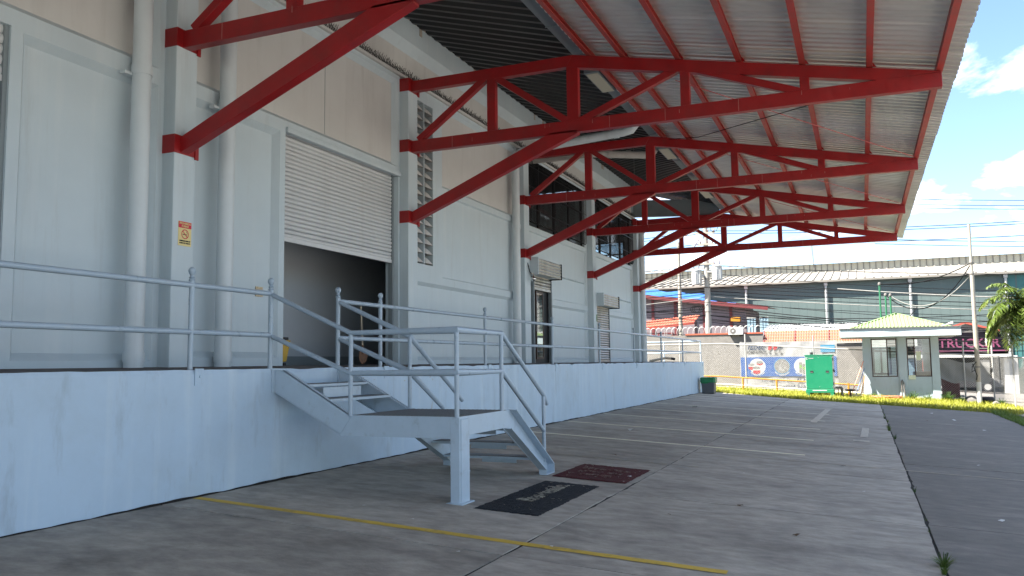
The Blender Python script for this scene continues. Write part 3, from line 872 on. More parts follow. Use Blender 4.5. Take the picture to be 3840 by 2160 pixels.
# louvre block vent: two columns of curved concrete hoods
lv = MB()
lv.box(14.55, 15.33, YF + 0.20, YF + 0.215, 3.43, 6.84)
lvo = lv.build('louvre_vent', 'interior_dark', wh)
MB().box(14.925, 14.955, YF - 0.004, YF + 0.2, 3.43, 6.84).build('mullion', 'wall', lvo)
src = None
for cxx in (14.55, 14.955):
    for i in range(17):
        z = 3.45 + i * 0.20
        if src is None:
            mb = MB()
            w = 0.37; n = 8; mm = 5
            for a in range(n):
                for b in range(mm):
                    def P(a, b):
                        u = a / n; t = b / mm
                        arch = math.sin(math.pi * min(1, max(0, u))) ** 0.6
                        return (u * w, -0.01 + 0.17 * (t ** 1.5), 0.015 + 0.16 * arch * math.sin(t * math.pi / 2))
                    mb.quad(P(a, b), P(a + 1, b), P(a + 1, b + 1), P(a, b + 1))
            ob = src = mb.build('slat', 'wall_upper', None, smooth=True)
        else:
            ob = src.copy(); COL.objects.link(ob)
        ob.parent = lvo; ob.location = Vector((cxx + 0.002, YF, z)) - ORG[lvo.name]

# wall down-pipes
def pipe(name, pts, r, label, mname='pipe', joints=(), n=16):
    root = thing(name, label, 'pipe', tuple(pts[0]))
    MB().tube(pts, r, n).build('tube', mname, root, smooth=True)
    for p, d in joints:
        p, d = Vector(p), Vector(d).normalized()
        MB().tube([p - d * 0.06, p + d * 0.06], r + 0.012, n).build('collar', mname, root, smooth=True)
    return root


for x, lb in ((7.46, 'pale grey wall drainpipe left of the column with the no-smoking sign'), (8.98, 'pale grey wall drainpipe right of the column with the no-smoking sign')):
    p_ = pipe('drainpipe', [(x, 1.55, 1.37), (x, 1.55, 8.2)], 0.113, lb, joints=[((x, 1.55, 5.06), (0, 0, 1)), ((x, 1.55, 1.50), (0, 0, 1))])
    MB().box(x - 0.21, x + 0.16, 1.60, 1.688, 4.98, 5.02).build('strap', 'pipe', p_)
pipe('drainpipe', [(19.62, 1.56, 1.37), (19.62, 1.56, 6.66), (19.63, 1.50, 6.82), (19.66, 1.30, 6.90), (19.5, -1.38, 7.02), (19.5, -1.58, 7.06), (19.5, -1.7, 7.2)], 0.105,
     'grey drainpipe beside the third column that bends out to the roof gutter', joints=[((19.62, 1.56, 4.9), (0, 0, 1)), ((19.52, -1.2, 7.01), (0, 1, 0))])
pp = pipe('drainpipe', [(21.0, 1.9, 6.98), (21.2, 0.9, 7.02), (21.25, 0.05, 7.05), (21.38, -0.12, 7.05), (22.05, -1.35, 7.04), (22.1, -1.5, 7.1), (22.1, -1.62, 7.25)], 0.10,
          'short weathered drainpipe elbowed under the dark roof above the first barred window', 'pipe_raw', joints=[((21.55, -0.44, 7.05), (0.48, -0.87, 0)), ((21.8, -0.9, 7.05), (0.48, -0.87, 0))])
pipe('drainpipe', [(32.42, 1.42, 1.37), (32.42, 1.42, 6.5), (32.45, 1.30, 6.75), (32.6, -1.3, 6.95), (32.6, -1.6, 7.15)], 0.125, 'grey drainpipe on the far corner of the warehouse beyond the last column')

# ------------------------------------------------------------------ loading dock
dk = thing('loading_dock', 'long raised concrete loading dock with pale blue painted face', 'dock', (14, 0.8, 0))
XE = 37.6
d1 = MB()
rnd = random.Random(21)
n = 260
lo, hi = [], []
xsx = [-8 + (XE + 8) * i / n for i in range(n + 1)]
for i, x in enumerate(xsx):
    lo.append((x, 0.0 + rnd.uniform(-.004, .004), -0.3)); hi.append((x, rnd.uniform(-.003, .003), DOCK - 0.05 + rnd.uniform(-.002, .002)))
tp = [(x, 0.006 + rnd.uniform(0, .014), DOCK + rnd.uniform(-.006, .001) - (rnd.uniform(.008, .02) if rnd.random() < .12 else 0)) for x in xsx]
for i in range(n):
    d1.quad(lo[i], lo[i + 1], hi[i + 1], hi[i]); d1.quad(hi[i], hi[i + 1], tp[i + 1], tp[i])
d1.quad((XE, 0, -0.3), (XE, 3.4, -0.3), (XE, 3.4, DOCK), (XE, 0, DOCK))
d1.build('face', 'dock', dk)
d2 = MB()
for i in range(n):
    a, b = tp[i], tp[i + 1]
    d2.quad(a, b, (b[0], 1.72, 1.378), (a[0], 1.72, 1.378))
d2.quad((32.4, 1.72, 1.378), (XE, 1.72, 1.378), (XE, 3.4, 1.378), (32.4, 3.4, 1.378))
d2.build('deck', 'dock_top', dk)
df = MB()  # ragged shading along the dock foot, put in as a dark strip
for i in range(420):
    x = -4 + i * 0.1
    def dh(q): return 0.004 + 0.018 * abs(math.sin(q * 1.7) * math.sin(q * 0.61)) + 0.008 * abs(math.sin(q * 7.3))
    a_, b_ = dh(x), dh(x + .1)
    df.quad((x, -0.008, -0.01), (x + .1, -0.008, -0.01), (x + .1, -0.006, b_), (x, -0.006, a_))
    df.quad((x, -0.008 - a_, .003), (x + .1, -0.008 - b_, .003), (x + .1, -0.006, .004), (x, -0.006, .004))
df.build('foot_shading', 'joint', dk)['kind'] = 'stuff'
# chips of white under the paint
ch = MB()
for i in range(26):
    x = rnd.choice([rnd.uniform(9.7, 13), rnd.uniform(14, 20), rnd.uniform(22, 37)]); z = DOCK - rnd.uniform(0.03, 0.25); w = rnd.uniform(0.02, 0.07)
    ch.add([(x, -0.006, z), (x + w, -0.006, z + rnd.uniform(0, .02)), (x + w * .7, -0.006, z + rnd.uniform(.01, .04)), (x + w * .2, -0.006, z + .02)], [(0, 1, 2, 3)])
for x, z in ((12.1, 0.62), (14.2, 0.4)): ch.add([(x, -0.006, z), (x + .03, -0.006, z), (x + .05, -0.006, z + .16), (x + .02, -0.006, z + .1)], [(0, 1, 2, 3)])
ch.build('paint_chips', 'white', dk)['kind'] = 'stuff'

# ------------------------------------------------------------------ railings
RT, RM = 2.255, 1.75
def rail_post(root, x, y, ball=True, base=DOCK, plate=True, top=None):
    top = top or RT
    mb = MB().tube([(x, y, base), (x, y, top + (0.045 if ball else 0.0))], 0.029, 12)
    p = mb.build('post', 'rail', root, smooth=True)
    if ball:
        z = top + 0.045
        MB().lathe((x, y, z), [(0.030, -0.005), (0.036, 0.005), (0.030, 0.016), (0.024, 0.026), (0.034, 0.036), (0.020, 0.05), (0.018, 0.058), (0.030, 0.075), (0.039, 0.098), (0.040, 0.112), (0.034, 0.132), (0.018, 0.147), (0.003, 0.151)], 14).build('ball_finial', 'rail', p, smooth=True)
    if plate:
        q = MB().box(x + 0.005, x + 0.13, -0.012, -0.002, DOCK - 0.17, DOCK + 0.01)
        q.tube([(x + 0.075, -0.012, DOCK - 0.075), (x + 0.075, -0.026, DOCK - 0.075)], 0.016, 6)
        q.build('fixing_plate', 'dock', p)
    return p


def rails(root, pts, zs=(RT, RM), r=0.031):
    for z in zs:
        MB().tube([(x, y, z) for x, y in pts], r, 12).build('rail', 'rail', root, smooth=True)


ra = thing('dock_railing', 'painted pipe railing along the dock left of the stairs', 'railing', (5, 0.06, DOCK))
for x, pl in ((2.9, True), (6.84, True), (8.14, False)): rail_post(ra, x, 0.06, True, plate=pl)
rails(ra, [(-3, 0.06), (8.14, 0.06)])
rb_ = thing('dock_railing', 'long painted pipe railing along the dock right of the stairs', 'railing', (20, 0.06, DOCK))
for i, x in enumerate([9.55, 10.64, 14.38, 18.12, 21.87, 25.60, 29.44, 33.27, 37.3]):
    rail_post(rb_, x, 0.06, i < 7, plate=i > 0)
for y in (1.7, 3.3): rail_post(rb_, 37.3, y, False, plate=False)
rails(rb_, [(9.55, 0.06), (37.3, 0.06)])
rails(rb_, [(37.3, 0.06), (37.3, 3.3)])

# ------------------------------------------------------------------ steel stairs
X0, X1 = 8.14, 9.50
Y1, Y2 = -1.10, -2.47
ZL = 0.80
stt = thing('steel_staircase', 'pale blue steel stairs with pipe handrails and a square landing', 'stairs', (8.8, -1.5, gz(-1.5)))
for x, s in ((X0, 1), (X1, -1)):
    a = MB()
    a.yz([(-0.02, DOCK - 0.02), (-0.16, DOCK - 0.02), (Y1 - 0.02, ZL), (Y1 + 0.14, ZL - 0.22), (-0.02, DOCK - 0.28)], x, x + s * 0.012)
    a.ybeam(x, x + s * 0.06, -0.14, DOCK - 0.026, Y1, ZL - 0.006, 0.012)
    a.ybeam(x, x + s * 0.06, -0.02, DOCK - 0.284, Y1 + 0.13, ZL - 0.226, 0.012)
    a.build('stringer', 'steel', stt)
    MB().box(x - 0.05, x + 0.06, -0.018, -0.003, DOCK - 0.29, DOCK - 0.01).build('wall_plate', 'steel', stt)
for y, z in ((-0.32, 1.155), (-0.66, 0.985)):
    t_ = MB().box(X0 + 0.014, X1 - 0.014, y - 0.16, y + 0.16, z - 0.035, z - 0.006)
    tr_ = t_.build('tread', 'steel', stt)
    MB().box(X0 + 0.02, X1 - 0.02, y - 0.13, y + 0.15, z - 0.0055, z).build('tread_plate', 'tread', tr_)
MB().box(X0 + 0.2, X1 - 0.35, -0.58, -0.57, 0.99, 1.11).build('riser', 'steel', stt)
# landing
lf = MB()
lf.yz([(Y2 - .02, ZL - .225), (Y1 + .14, ZL - .225), (Y1 - .022, ZL - .002), (Y2 - .02, ZL - .002)], X0 - .001, X0 + 0.0125)
lf.box(X0, X0 + 0.06, Y2 - 0.02, Y1 + 0.14, ZL - 0.237, ZL - 0.2255)
lf.box(X1 - 0.012, X1, Y2 + 0.02, Y1 + 0.02, ZL - 0.22, ZL - 0.002)
lf.box(X0 + 0.012, X1 + 0.02, Y2 - 0.02, Y2 - 0.008, ZL - 0.215, ZL - 0.003)
lf.box(X0 + 0.012, X1 - 0.012, Y1 + 0.005, Y1 + 0.017, ZL - 0.2, ZL - 0.004)
lf.build('landing_frame', 'steel', stt)
dp = MB().box(X0 + 0.013, X1 - 0.013, Y2 - 0.005, Y1 + 0.0, ZL - 0.012, ZL)
dpo = dp.build('landing_plate', 'tread', stt)
wl_ = MB()
x = X0 + 0.06
row = 0
while x < X1 - 0.05:
    y = Y2 + 0.05 + (row % 2) * 0.03
    while y < Y1 - 0.04:
        wl_.box(x, x + 0.028, y, y + 0.011, ZL, ZL + 0.0035); y += 0.06
    x += 0.032; row += 1
wl_.build('raised_studs', 'tread', dpo)['kind'] = 'stuff'
# welded double-channel leg
lg = MB()
zb = gz(Y2) - 0.005
lg.box(X0 + 0.02, X0 + 0.22, Y2 - 0.045, Y2 + 0.09, zb, ZL - 0.03)
lg.box(X0 - 0.008, X0 + 0.018, Y2 - 0.033, Y2 + 0.08, zb, ZL - 0.006)
lg.add([(X0 + .2, Y2 - .03, ZL - .22), (X0 + .28, Y2 - .03, ZL - .215), (X0 + .2, Y2 - .03, ZL - .36), (X0 + .2, Y2 + .03, ZL - .22), (X0 + .28, Y2 + .03, ZL - .215), (X0 + .2, Y2 + .03, ZL - .36)],
       [(0, 2, 1), (3, 4, 5), (1, 2, 5, 4)])
leg = lg.build('leg', 'steel', stt, bevel=0.006)
MB().box(X0 - 0.04, X0 + 0.26, Y2 - 0.08, Y2 + 0.12, gz(Y2) - 0.01, gz(Y2) + 0.012).build('base_plate', 'steel', leg)
MB().box(X0 + 0.0185, X0 + 0.224, Y2 - 0.049, Y2 + 0.093, gz(Y2) + 0.33, gz(Y2) + 0.338).build('weld_seam', 'steel', leg)
# lower flight goes down along the dock
XF = 10.92
for y, s in ((Y2, 1), (Y1, -1)):
    zf = gz(y)
    a = MB()
    pts = [(X1 - 0.02, ZL - 0.003), (X1 + 0.12, ZL - 0.003), (XF, zf + 0.13), (XF, zf + 0.01), (XF - 0.30, zf + 0.01), (XF - 0.30, zf + 0.07), (X1 - 0.10, ZL - 0.23)]
    n = len(pts)
    for (ya, yb, pp_) in ((y, y + s * 0.012, pts),):
        a.add([(px, ya, pz) for px, pz in pp_] + [(px, yb, pz) for px, pz in pp_], [tuple(range(n)), tuple(range(2 * n - 1, n - 1, -1))] + [(i, i + n, (i + 1) % n + n, (i + 1) % n) for i in range(n)])
    # flanges face outward so the stringer reads as a channel
    so = -s
    a.beam((X1 + 0.10, y + so * 0.05, ZL - 0.004), (XF, y + so * 0.05, zf + 0.125), 0.10, 0.012)
    a.beam((X1 - 0.06, y + so * 0.05, ZL - 0.224), (XF - 0.30, y + so * 0.05, zf + 0.075), 0.10, 0.012)
    a.box(XF - 0.30, XF + 0.012, y + so * 0.10, y, zf + 0.0, zf + 0.012)
    a.box(XF - 0.002, XF + 0.010, y + so * 0.10, y, zf + 0.012, zf + 0.13)
    a.box(XF - 0.302, XF - 0.29, y + so * 0.10, y, zf + 0.012, zf + 0.075)
    a.build('stringer', 'steel', stt)
for i, (x, z) in enumerate(((9.86, 0.56), (10.20, 0.34), (10.54, 0.12))):
    tr_ = MB().box(x - 0.14, x + 0.16, Y2 + 0.014, Y1 - 0.014, z - 0.035, z - 0.006).build('tread', 'steel', stt)
    MB().box(x - 0.11, x + 0.15, Y2 + 0.02, Y1 - 0.02, z - 0.0055, z).build('tread_plate', 'tread', tr_)
    MB().box(x + 0.10, x + 0.105, Y2 + 0.35, Y1 - 0.5, z - 0.11, z - 0.036).build('riser_strip', 'steel', tr_)
# handrails
HT, HM = 1.745, 1.28
def post2(x, y, z0, z1):
    MB().tube([(x, y, z0), (x, y, z1)], 0.026, 12).build('handrail_post', 'rail', stt, smooth=True)
for x, y in ((X0, Y1), (X0, Y2), (9.36, Y2), (X1, Y1)):
    post2(x, y, ZL - 0.01, HT)
post2(10.80, Y2, gz(Y2) + 0.16, 0.92)
rl = [
    [(X0, 0.03, RT - 0.02), (X0, Y1, HT), (X0, Y2, HT), (9.36, Y2, HT), (10.80, Y2, 0.93), (10.93, Y2, 0.80)],
    [(X0, 0.03, RM - 0.02), (X0, Y1, HM), (X0, Y2, HM), (9.36, Y2, HM), (10.80, Y2, 0.44)],
    [(9.55, 0.03, RT - 0.02), (X1, Y1, HT), (11.04, Y1, 0.84)],
    [(9.55, 0.03, RM - 0.02), (X1, Y1, HM), (10.43, Y1, 0.76)],
]
for p in rl:
    MB().tube(p, 0.029, 12).build('handrail', 'rail', stt, smooth=True)

# ================================================================== CANOPY
TX = [8.02, 14.02, 20.08, 26.09, 32.03]
TT = 0.15
tl = ['nearest red steel truss, cropped by the top edge of the photo', 'second red steel truss from the camera, beside the tall louvre vent', 'third red steel truss, above the half-open small shutter',
      'fourth red steel truss, ending at the column between the two small shutters', 'farthest red steel truss, framed against the sky at the far end']


def make_truss(x, label):
    t = thing('roof_truss', label, 'truss', (x, 1.49, 4.1), 'red canopy trusses')
    xa, xb = x + 0.03, x + 0.03 + TT
    bv = 0.008
    MB().yz([(1.49, 5.56), (-7.90, 5.555), (-7.90, 5.785), (1.49, 5.79)], xa, xb).build('bottom_chord', 'red', t, bevel=bv)
    MB().yz([(1.49, 6.80), (-1.78, 6.80), (-1.90, 7.01), (1.49, 7.01)], xa, xb).build('top_chord', 'red', t, bevel=bv)
    MB().yz([(-1.785, 6.80), (-7.0, 5.78), (-7.895, 5.79), (-7.895, 5.80), (-1.905, 7.01)], xa, xb).build('top_chord', 'red', t, bevel=bv)
    MB().yz([(1.49, 4.15), (-1.98, 5.535), (-1.98, 5.60), (-1.45, 5.60), (1.49, 4.36)], xa, xb).build('strut', 'red', t, bevel=bv)
    for y0, y1, z1 in ((-0.17, -0.34, 6.81), (-1.78, -2.0, 6.85), (-3.86, -4.02, 6.50), (-5.82, -5.97, 6.08)):
        MB().box(xa + 0.008, xb - 0.008, y1, y0, 5.78, z1).build('post', 'red', t, bevel=bv)
    for a in ((1.34, 5.80, -0.12, 6.84), (-0.32, 6.84, -1.82, 5.76), (-2.02, 5.76, -3.90, 6.50), (-4.0, 6.46, -5.85, 5.76)):
        MB().ybeam(xa + 0.012, xb - 0.012, *a, 0.125).build('diagonal', 'red', t, bevel=bv)
    rt_ = random.Random(int(x * 10))
    for yy in (-2.75, -3.35, -4.7, 0.55):
        y_ = yy + rt_.uniform(-.3, .3)
        MB().box(xa - 0.002, xa + 0.004, y_, y_ + 0.007, 5.565, 5.78).build('splice_seam', 'seam', t)
    mb = MB()
    for _ in range(7):
        y_ = rt_.uniform(-7, 1); z_ = rt_.uniform(5.6, 5.72); w_ = rt_.uniform(.006, .012); h_ = rt_.uniform(.03, .09)
        mb.add([(xa - .003, y_, z_), (xa - .003, y_ - w_, z_), (xa - .003, y_ - w_ * .7, z_ + h_), (xa - .003, y_ - w_ * .2, z_ + h_)], [(0, 1, 2, 3)])
    mb.build('droppings', 'seam', t)['kind'] = 'stuff'
    cx = x - 0.06
    for z0, z1 in ((4.14, 4.38), (5.56, 5.805), (6.79, 7.05)):
        b = MB()
        b.box(cx - 0.012, cx + CW + 0.012, 1.478, 1.69, z0, z1)
        br = b.build('bracket', 'red', t)
        MB().box(cx + CW - 0.03, cx + CW + 0.03, 1.462, 1.478, z0 - 0.03, z1 - 0.03).build('gusset', 'red', br)
    return t


for x, lb in zip(TX, tl): make_truss(x, lb)

cp = thing('canopy_roof', 'corrugated zinc canopy roof on red purlins over the yard', 'roof', (14, -5, 6))
def sheet_z(y):
    return 7.172 - 0.2035 * (-1.9 - y)
PY = [-2.20, -2.84, -3.83, -4.86, -5.87, -6.88, -7.87]
for y in PY:
    mb = MB()
    z1 = sheet_z(y) - 0.040; z0 = z1 - 0.105
    mb.yz([(y + .045, z0 + .009), (y - .045, z0 - .009), (y - .045, z0 + .006), (y + .035, z0 + .020), (y + .035, z1 - .004), (y - .045, z1 - .02), (y - .045, z1 - .006), (y + .045, z1 + .009)], -8, 33.1)
    mb.build('purlin', 'purlin', cp)
# cleats where purlins sit on the trusses
for x in TX:
    for y in PY[1:-1]:
        z = sheet_z(y) - 0.13
        MB().yz([(y - .05, z - .0), (y - .11, z - .02), (y - .05, z + .07)], x + 0.07, x + 0.08).build('purlin_cleat', 'red', cp)
rs = random.Random(17)
pitch = 0.20; sub = 16
YE = -8.16
nsheet = 46
sw = pitch * 6
for i in range(nsheet):
    x0 = -8.0 + i * sw
    if x0 > 33.0: break
    nw = 6.5
    dz = 0.010
    ye = YE + rs.uniform(-0.006, 0.006)
    mb = MB()
    rows = [-2.02, -4.0, -6.0, ye]
    n = int(nw * sub)
    for yy in rows:
        for j in range(n + 1):
            xx = x0 + pitch * j / sub
            mb.v.append((xx, yy, sheet_z(yy) - 0.026 + dz * (1 - j / n) + 0.058 * (0.5 + 0.5 * math.tanh(3.0 * (math.sin(2 * math.pi * j / sub) - 0.25)))))
    for r_ in range(len(rows) - 1):
        for j in range(n):
            a = r_ * (n + 1) + j
            mb.f.append([a, a + 1, a + n + 2, a + n + 1]); mb.m.append(0)
    mb.build('roof_sheet', 'zinc', cp, smooth=True)
gt = MB()
gt.yz([(-1.76, 7.42), (-1.78, 7.17), (-2.06, 7.17), (-2.08, 7.36), (-2.07, 7.36), (-2.05, 7.18), (-1.79, 7.18), (-1.77, 7.42)], -8, 33.0)
gt.yz([(-2.055, 7.165), (-2.085, 7.165), (-2.085, 7.20), (-2.055, 7.20)], -8, 33.0)
gt.build('gutter', 'gutter', cp)
gh = MB()
for x in [4 + 1.5 * i for i in range(20)]: gh.box(x, x + 0.03, -2.07, -1.77, 7.155, 7.168)
gh.build('gutter_hangers', 'gutter', cp)['kind'] = 'stuff'
# grey end beam that closes the gap at the far end of the eaves
eb = MB().yz([(1.7, 7.20), (-1.7, 7.02), (-1.7, 7.62), (1.7, 7.9)], 32.36, 32.52)
tag(eb.build('end_beam', 'gutter'), 'dark grey box beam under the dark roof at its far end', 'beam')
# fluorescent fittings hung under the gutter
for x, lb in ((15.15, 'fluorescent light fitting under the gutter beside the second truss'), (21.5, 'fluorescent light fitting under the gutter beyond the third truss'), (27.6, 'farthest fluorescent light fitting under the gutter')):
    lt = thing('ceiling_light', lb, 'light', (x, -1.92, 7.1), 'gutter lights')
    mb = MB()
    mb.box(x, x + 1.28, -2.07, -1.77, 7.03, 7.15)
    mb.build('housing', 'gutter', lt, bevel=0.01)
    MB().box(x + 0.06, x + 1.22, -2.04, -1.80, 7.018, 7.029).build('diffuser', 'lamp_cover', lt)
    MB().tube([(x + .2, -1.92, 7.15), (x + .2, -1.92, 7.168)], 0.02, 6).build('bracket', 'gutter', lt)
# tie rods and loose cable under the sheets
for i, (a, b, m_, r, lb) in enumerate([
    ((15.0, -3.6, 6.58), (19.9, -7.8, 5.80), 'purlin', 0.008, 'thin red sag rod under the canopy between the second and third trusses'),
    ((21.0, -3.6, 6.58), (25.9, -7.8, 5.80), 'purlin', 0.008, 'thin red sag rod under the canopy between the third and fourth trusses'),
    ((27.0, -3.6, 6.58), (31.8, -7.8, 5.80), 'purlin', 0.008, 'thin red sag rod under the canopy between the fourth and fifth trusses')]):
    tag(MB().tube([a, b], r, 5).build('sag_rod', m_), lb, 'rod', 'canopy sag rods')
tag(MB().tube([(20.0, -2.4, 6.85), (18.4, -3.4, 6.38), (16.5, -4.6, 6.02), (14.3, -6.0, 5.60)], 0.008, 5).build('loose_cable', 'wire'), 'thin black cable strung under the canopy towards the second truss', 'cable')
tag(MB().tube([(22.4, -0.9, 7.6), (22.4, -0.9, 5.6)], 0.006, 5).build('hanging_wire', 'wire_pale'), 'thin pale wire hanging straight down under the dark roof', 'cable')

# ------------------------------------------------------------------ small things on the wall and dock
def on_col_sign():
    t = thing('no_smoking_sign', 'small yellow and red no-smoking sign on the near column', 'sign', (8.165, 1.485, 2.94))
    x0, x1, z0, z1, y = 8.055, 8.28, 2.94, 3.26, 1.484
    MB().box(x0, x1, y, 1.4895, z0, z1).build('board', 'sign_yellow', t, bevel=0.002)
    MB().box(x0 + .003, x1 - .003, y - .002, y - 0.0005, z1 - .085, z1 - .003).build('header_band', 'sign_red', t)
    rgt_, up_ = (1, 0, 0), (0, 0, 1)
    text('PROHIBIDO', 0.037, (8.1675, y - .004, z1 - .028), rgt_, up_, 'sign_yellow', t, bold=0.0006)
    text('FUMAR', 0.037, (8.1675, y - .004, z1 - .063), rgt_, up_, 'sign_yellow', t, bold=0.0006)
    text('AMBIENTE LIBRE DE', 0.024, (8.1675, y - .003, z0 + .065), rgt_, up_, 'rubber', t, bold=0.0006, sx=0.88)
    text('HUMO DE TABACO', 0.024, (8.1675, y - .003, z0 + .036), rgt_, up_, 'rubber', t, bold=0.0006, sx=0.88)
    c = Vector((8.1675, y - .0035, z0 + .155))
    ring = MB()
    n = 32
    for j in range(n):
        a0, a1 = 2 * math.pi * j / n, 2 * math.pi * (j + 1) / n
        P = lambda a, r: c + Vector((math.cos(a) * r, 0, math.sin(a) * r))
        ring.quad(P(a0, .052), P(a1, .052), P(a1, .063), P(a0, .063))
    ring.beam(c + Vector((-.04, 0, .04)), c + Vector((.04, 0, -.04)), 0.001, 0.011, up=(1, 0, 1))
    ring.build('prohibition_ring', 'sign_red', t)
    cg = MB().box(8.13, 8.19, y - .003, y - .001, z0 + .146, z0 + .156)
    cg.box(8.196, 8.204, y - .003, y - .001, z0 + .146, z0 + .156)
    cg.tube([(8.20, y - .002, z0 + .162), (8.206, y - .002, z0 + .172), (8.196, y - .002, z0 + .182), (8.188, y - .002, z0 + .195)], 0.002, 4)
    cg.build('cigarette', 'rubber', t)


on_col_sign()
sw_ = thing('socket_plate', 'stained double wall socket left of the large shutter opening', 'socket', (9.98, 1.775, 2.49))
MB().box(9.90, 10.06, 1.772, 1.789, 2.42, 2.57).build('plate', 'switch', sw_, bevel=0.004)
for x in (9.925, 9.99): MB().box(x, x + 0.048, 1.764, 1.7715, 2.45, 2.53).build('cover', 'white_dirty', sw_, bevel=0.003)
# shovel
sh_ = thing('shovel', 'rusty round shovel with wooden handle leaning in the shutter opening', 'shovel', (13.05, 2.05, 1.37))
MB().tube([(13.20, 2.04, 1.66), (13.38, 2.20, 2.5)], 0.016, 8).build('handle', 'wood', sh_, smooth=True)
bl = MB()
n = 12
def SP(u, t):
    prof_ = [(0.0, 0.06), (0.12, 0.135), (0.5, 0.145), (0.8, 0.11), (1.0, 0.02)]
    for (a, wa), (b, wb) in zip(prof_[:-1], prof_[1:]):
        if a <= t <= b: w = wa + (wb - wa) * (t - a) / (b - a); break
    return (13.17 + u * w - 0.05 * t, 2.03 - 0.02 * t + 0.03 * (1 - u * u) - 0.03, 1.68 - 0.29 * t)
for i in range(n):
    for j in range(10):
        u0, u1 = -1 + 2 * i / n, -1 + 2 * (i + 1) / n
        bl.quad(SP(u0, j / 10), SP(u1, j / 10), SP(u1, (j + 1) / 10), SP(u0, (j + 1) / 10))
bl.build('blade', 'rust', sh_, smooth=True)
MB().tube([(13.165, 2.02, 1.58), (13.215, 2.045, 1.74)], 0.022, 8, r2=0.018).build('socket', 'rust', sh_, smooth=True)
# mop bucket
bk = thing('mop_bucket', 'yellow plastic mop bucket just inside the shutter opening', 'bucket', (10.62, 1.95, 1.37))
b = MB()
b.add([(10.50, 1.85, 1.44), (10.74, 1.85, 1.44), (10.74, 2.10, 1.44), (10.50, 2.10, 1.44), (10.46, 1.81, 1.78), (10.79, 1.81, 1.78), (10.79, 2.14, 1.78), (10.46, 2.14, 1.78)],
      [(3, 2, 1, 0), (0, 1, 5, 4), (1, 2, 6, 5), (2, 3, 7, 6), (3, 0, 4, 7)])
b.build('tub', 'yellow_pl', bk, bevel=0.012)
MB().box(10.52, 10.80, 1.86, 2.10, 1.76, 1.83).build('wringer', 'rubber', bk, bevel=0.01)
for x, y in ((10.53, 1.88), (10.72, 1.88), (10.53, 2.06), (10.72, 2.06)):
    MB().tube([(x, y - .015, 1.395), (x, y + .015, 1.395)], 0.03, 10).build('caster', 'rubber', bk)
# lamp beside the first shutter box
lp = thing('wall_lamp', 'small wall lamp with chrome ball left of the first shutter box', 'lamp', (20.34, 1.40, 3.65))
MB().tube([(20.22, 1.49, 4.02), (20.22, 1.46, 3.9), (20.24, 1.44, 3.78), (20.27, 1.40, 3.72)], 0.014, 7).build('cable', 'rubber', lp, smooth=True)
MB().lathe((20.28, 1.36, 3.60), [(0.01, -.075), (0.045, -.06), (0.07, -.02), (0.072, .0), (0.06, .035), (0.03, .06), (0.025, .10), (0.01, .11)], 14).build('globe', 'brass', lp, smooth=True)
MB().box(20.25, 20.42, 1.38, 1.42, 3.72, 3.76).build('arm', 'white_dirty', lp)
# green safety sticker
tag(MB().box(26.30, 26.37, 1.480, 1.486, 2.72, 2.95).build('safety_sticker', 'print_green'), 'small green safety sticker on the column by the closed shutter', 'sticker')
# crumpled bag on the window ledge
bg = MB()
rr = random.Random(9)
n, m_ = 14, 8
for j in range(m_ + 1):
    for i in range(n):
        a = 2 * math.pi * i / n; t = j / m_
        r = 0.06 + 0.34 * math.sin(math.pi * min(1, t * .97 + .03)) * rr.uniform(0.75, 1.15)
        bg.v.append((21.9 + 0.6 * r * math.cos(a) * 1.5, 1.55 + 0.35 * r * math.sin(a), 7.17 + 0.46 * t + rr.uniform(-.02, .02)))
for j in range(m_):
    for i in range(n):
        a, b_ = j * n + i, j * n + (i + 1) % n
        bg.f.append([a, b_, b_ + n, a + n]); bg.m.append(0)
tag(bg.build('plastic_bag', 'plastic_bag'), 'crumpled silvery plastic bag on the ledge above the first barred window', 'bag')
# tan stick with black tip on the dock end
stc = thing('broom_stick', 'short tan stick with a black tip lying on the far dock end', 'stick', (34.3, 1.2, 1.38))
MB().tube([(33.9, 1.55, 1.40), (34.4, 1.0, 1.52), (34.55, 0.82, 1.50)], 0.05, 8).build('shaft', 'wood', stc, smooth=True)
MB().tube([(34.55, 0.82, 1.50), (34.66, 0.68, 1.47)], 0.055, 8).build('tip', 'rubber', stc)

# ------------------------------------------------------------------ doormats
def doormat(name, x0, x1, y0, y1, mname, label, seed, rot=0.0):
    """coil mat with ragged rim; y0 > y1"""
    t = thing(name, label, 'doormat', ((x0 + x1) / 2, (y0 + y1) / 2, gz((y0 + y1) / 2)))
    rnd = random.Random(seed)
    nx, ny = int((x1 - x0) / 0.03), int((y0 - y1) / 0.03)
    mb = MB()
    for j in range(ny + 1):
        for i in range(nx + 1):
            x = x0 + (x1 - x0) * i / nx; y = y0 + (y1 - y0) * j / ny
            e = i in (0, nx) or j in (0, ny)
            x += rot * (y - y0)
            mb.v.append((x + (rnd.uniform(-.012, .012) if e else 0), y + (rnd.uniform(-.012, .012) if e else 0), gz(y) + (0.004 if e else 0.013 + rnd.uniform(-.003, .004))))
    for j in range(ny):
        for i in range(nx):
            a = j * (nx + 1) + i
            mb.f.append([a, a + nx + 1, a + nx + 2, a + 1]); mb.m.append(0)
    mb.build('pile', mname, t)
    # stray dry bits
    st_ = MB()
    for _ in range(22):
        x = rnd.uniform(x0 + .05, x1 - .05); y = rnd.uniform(y1 + .05, y0 - .05); a = rnd.uniform(0, 6.28); l = rnd.uniform(.015, .06)
        st_.beam((x, y, gz(y) + .019), (x + l * math.cos(a), y + l * math.sin(a), gz(y) + .022), .003, .002)
    st_.build('stray_straws', 'mat_text', t)['kind'] = 'stuff'
    return t


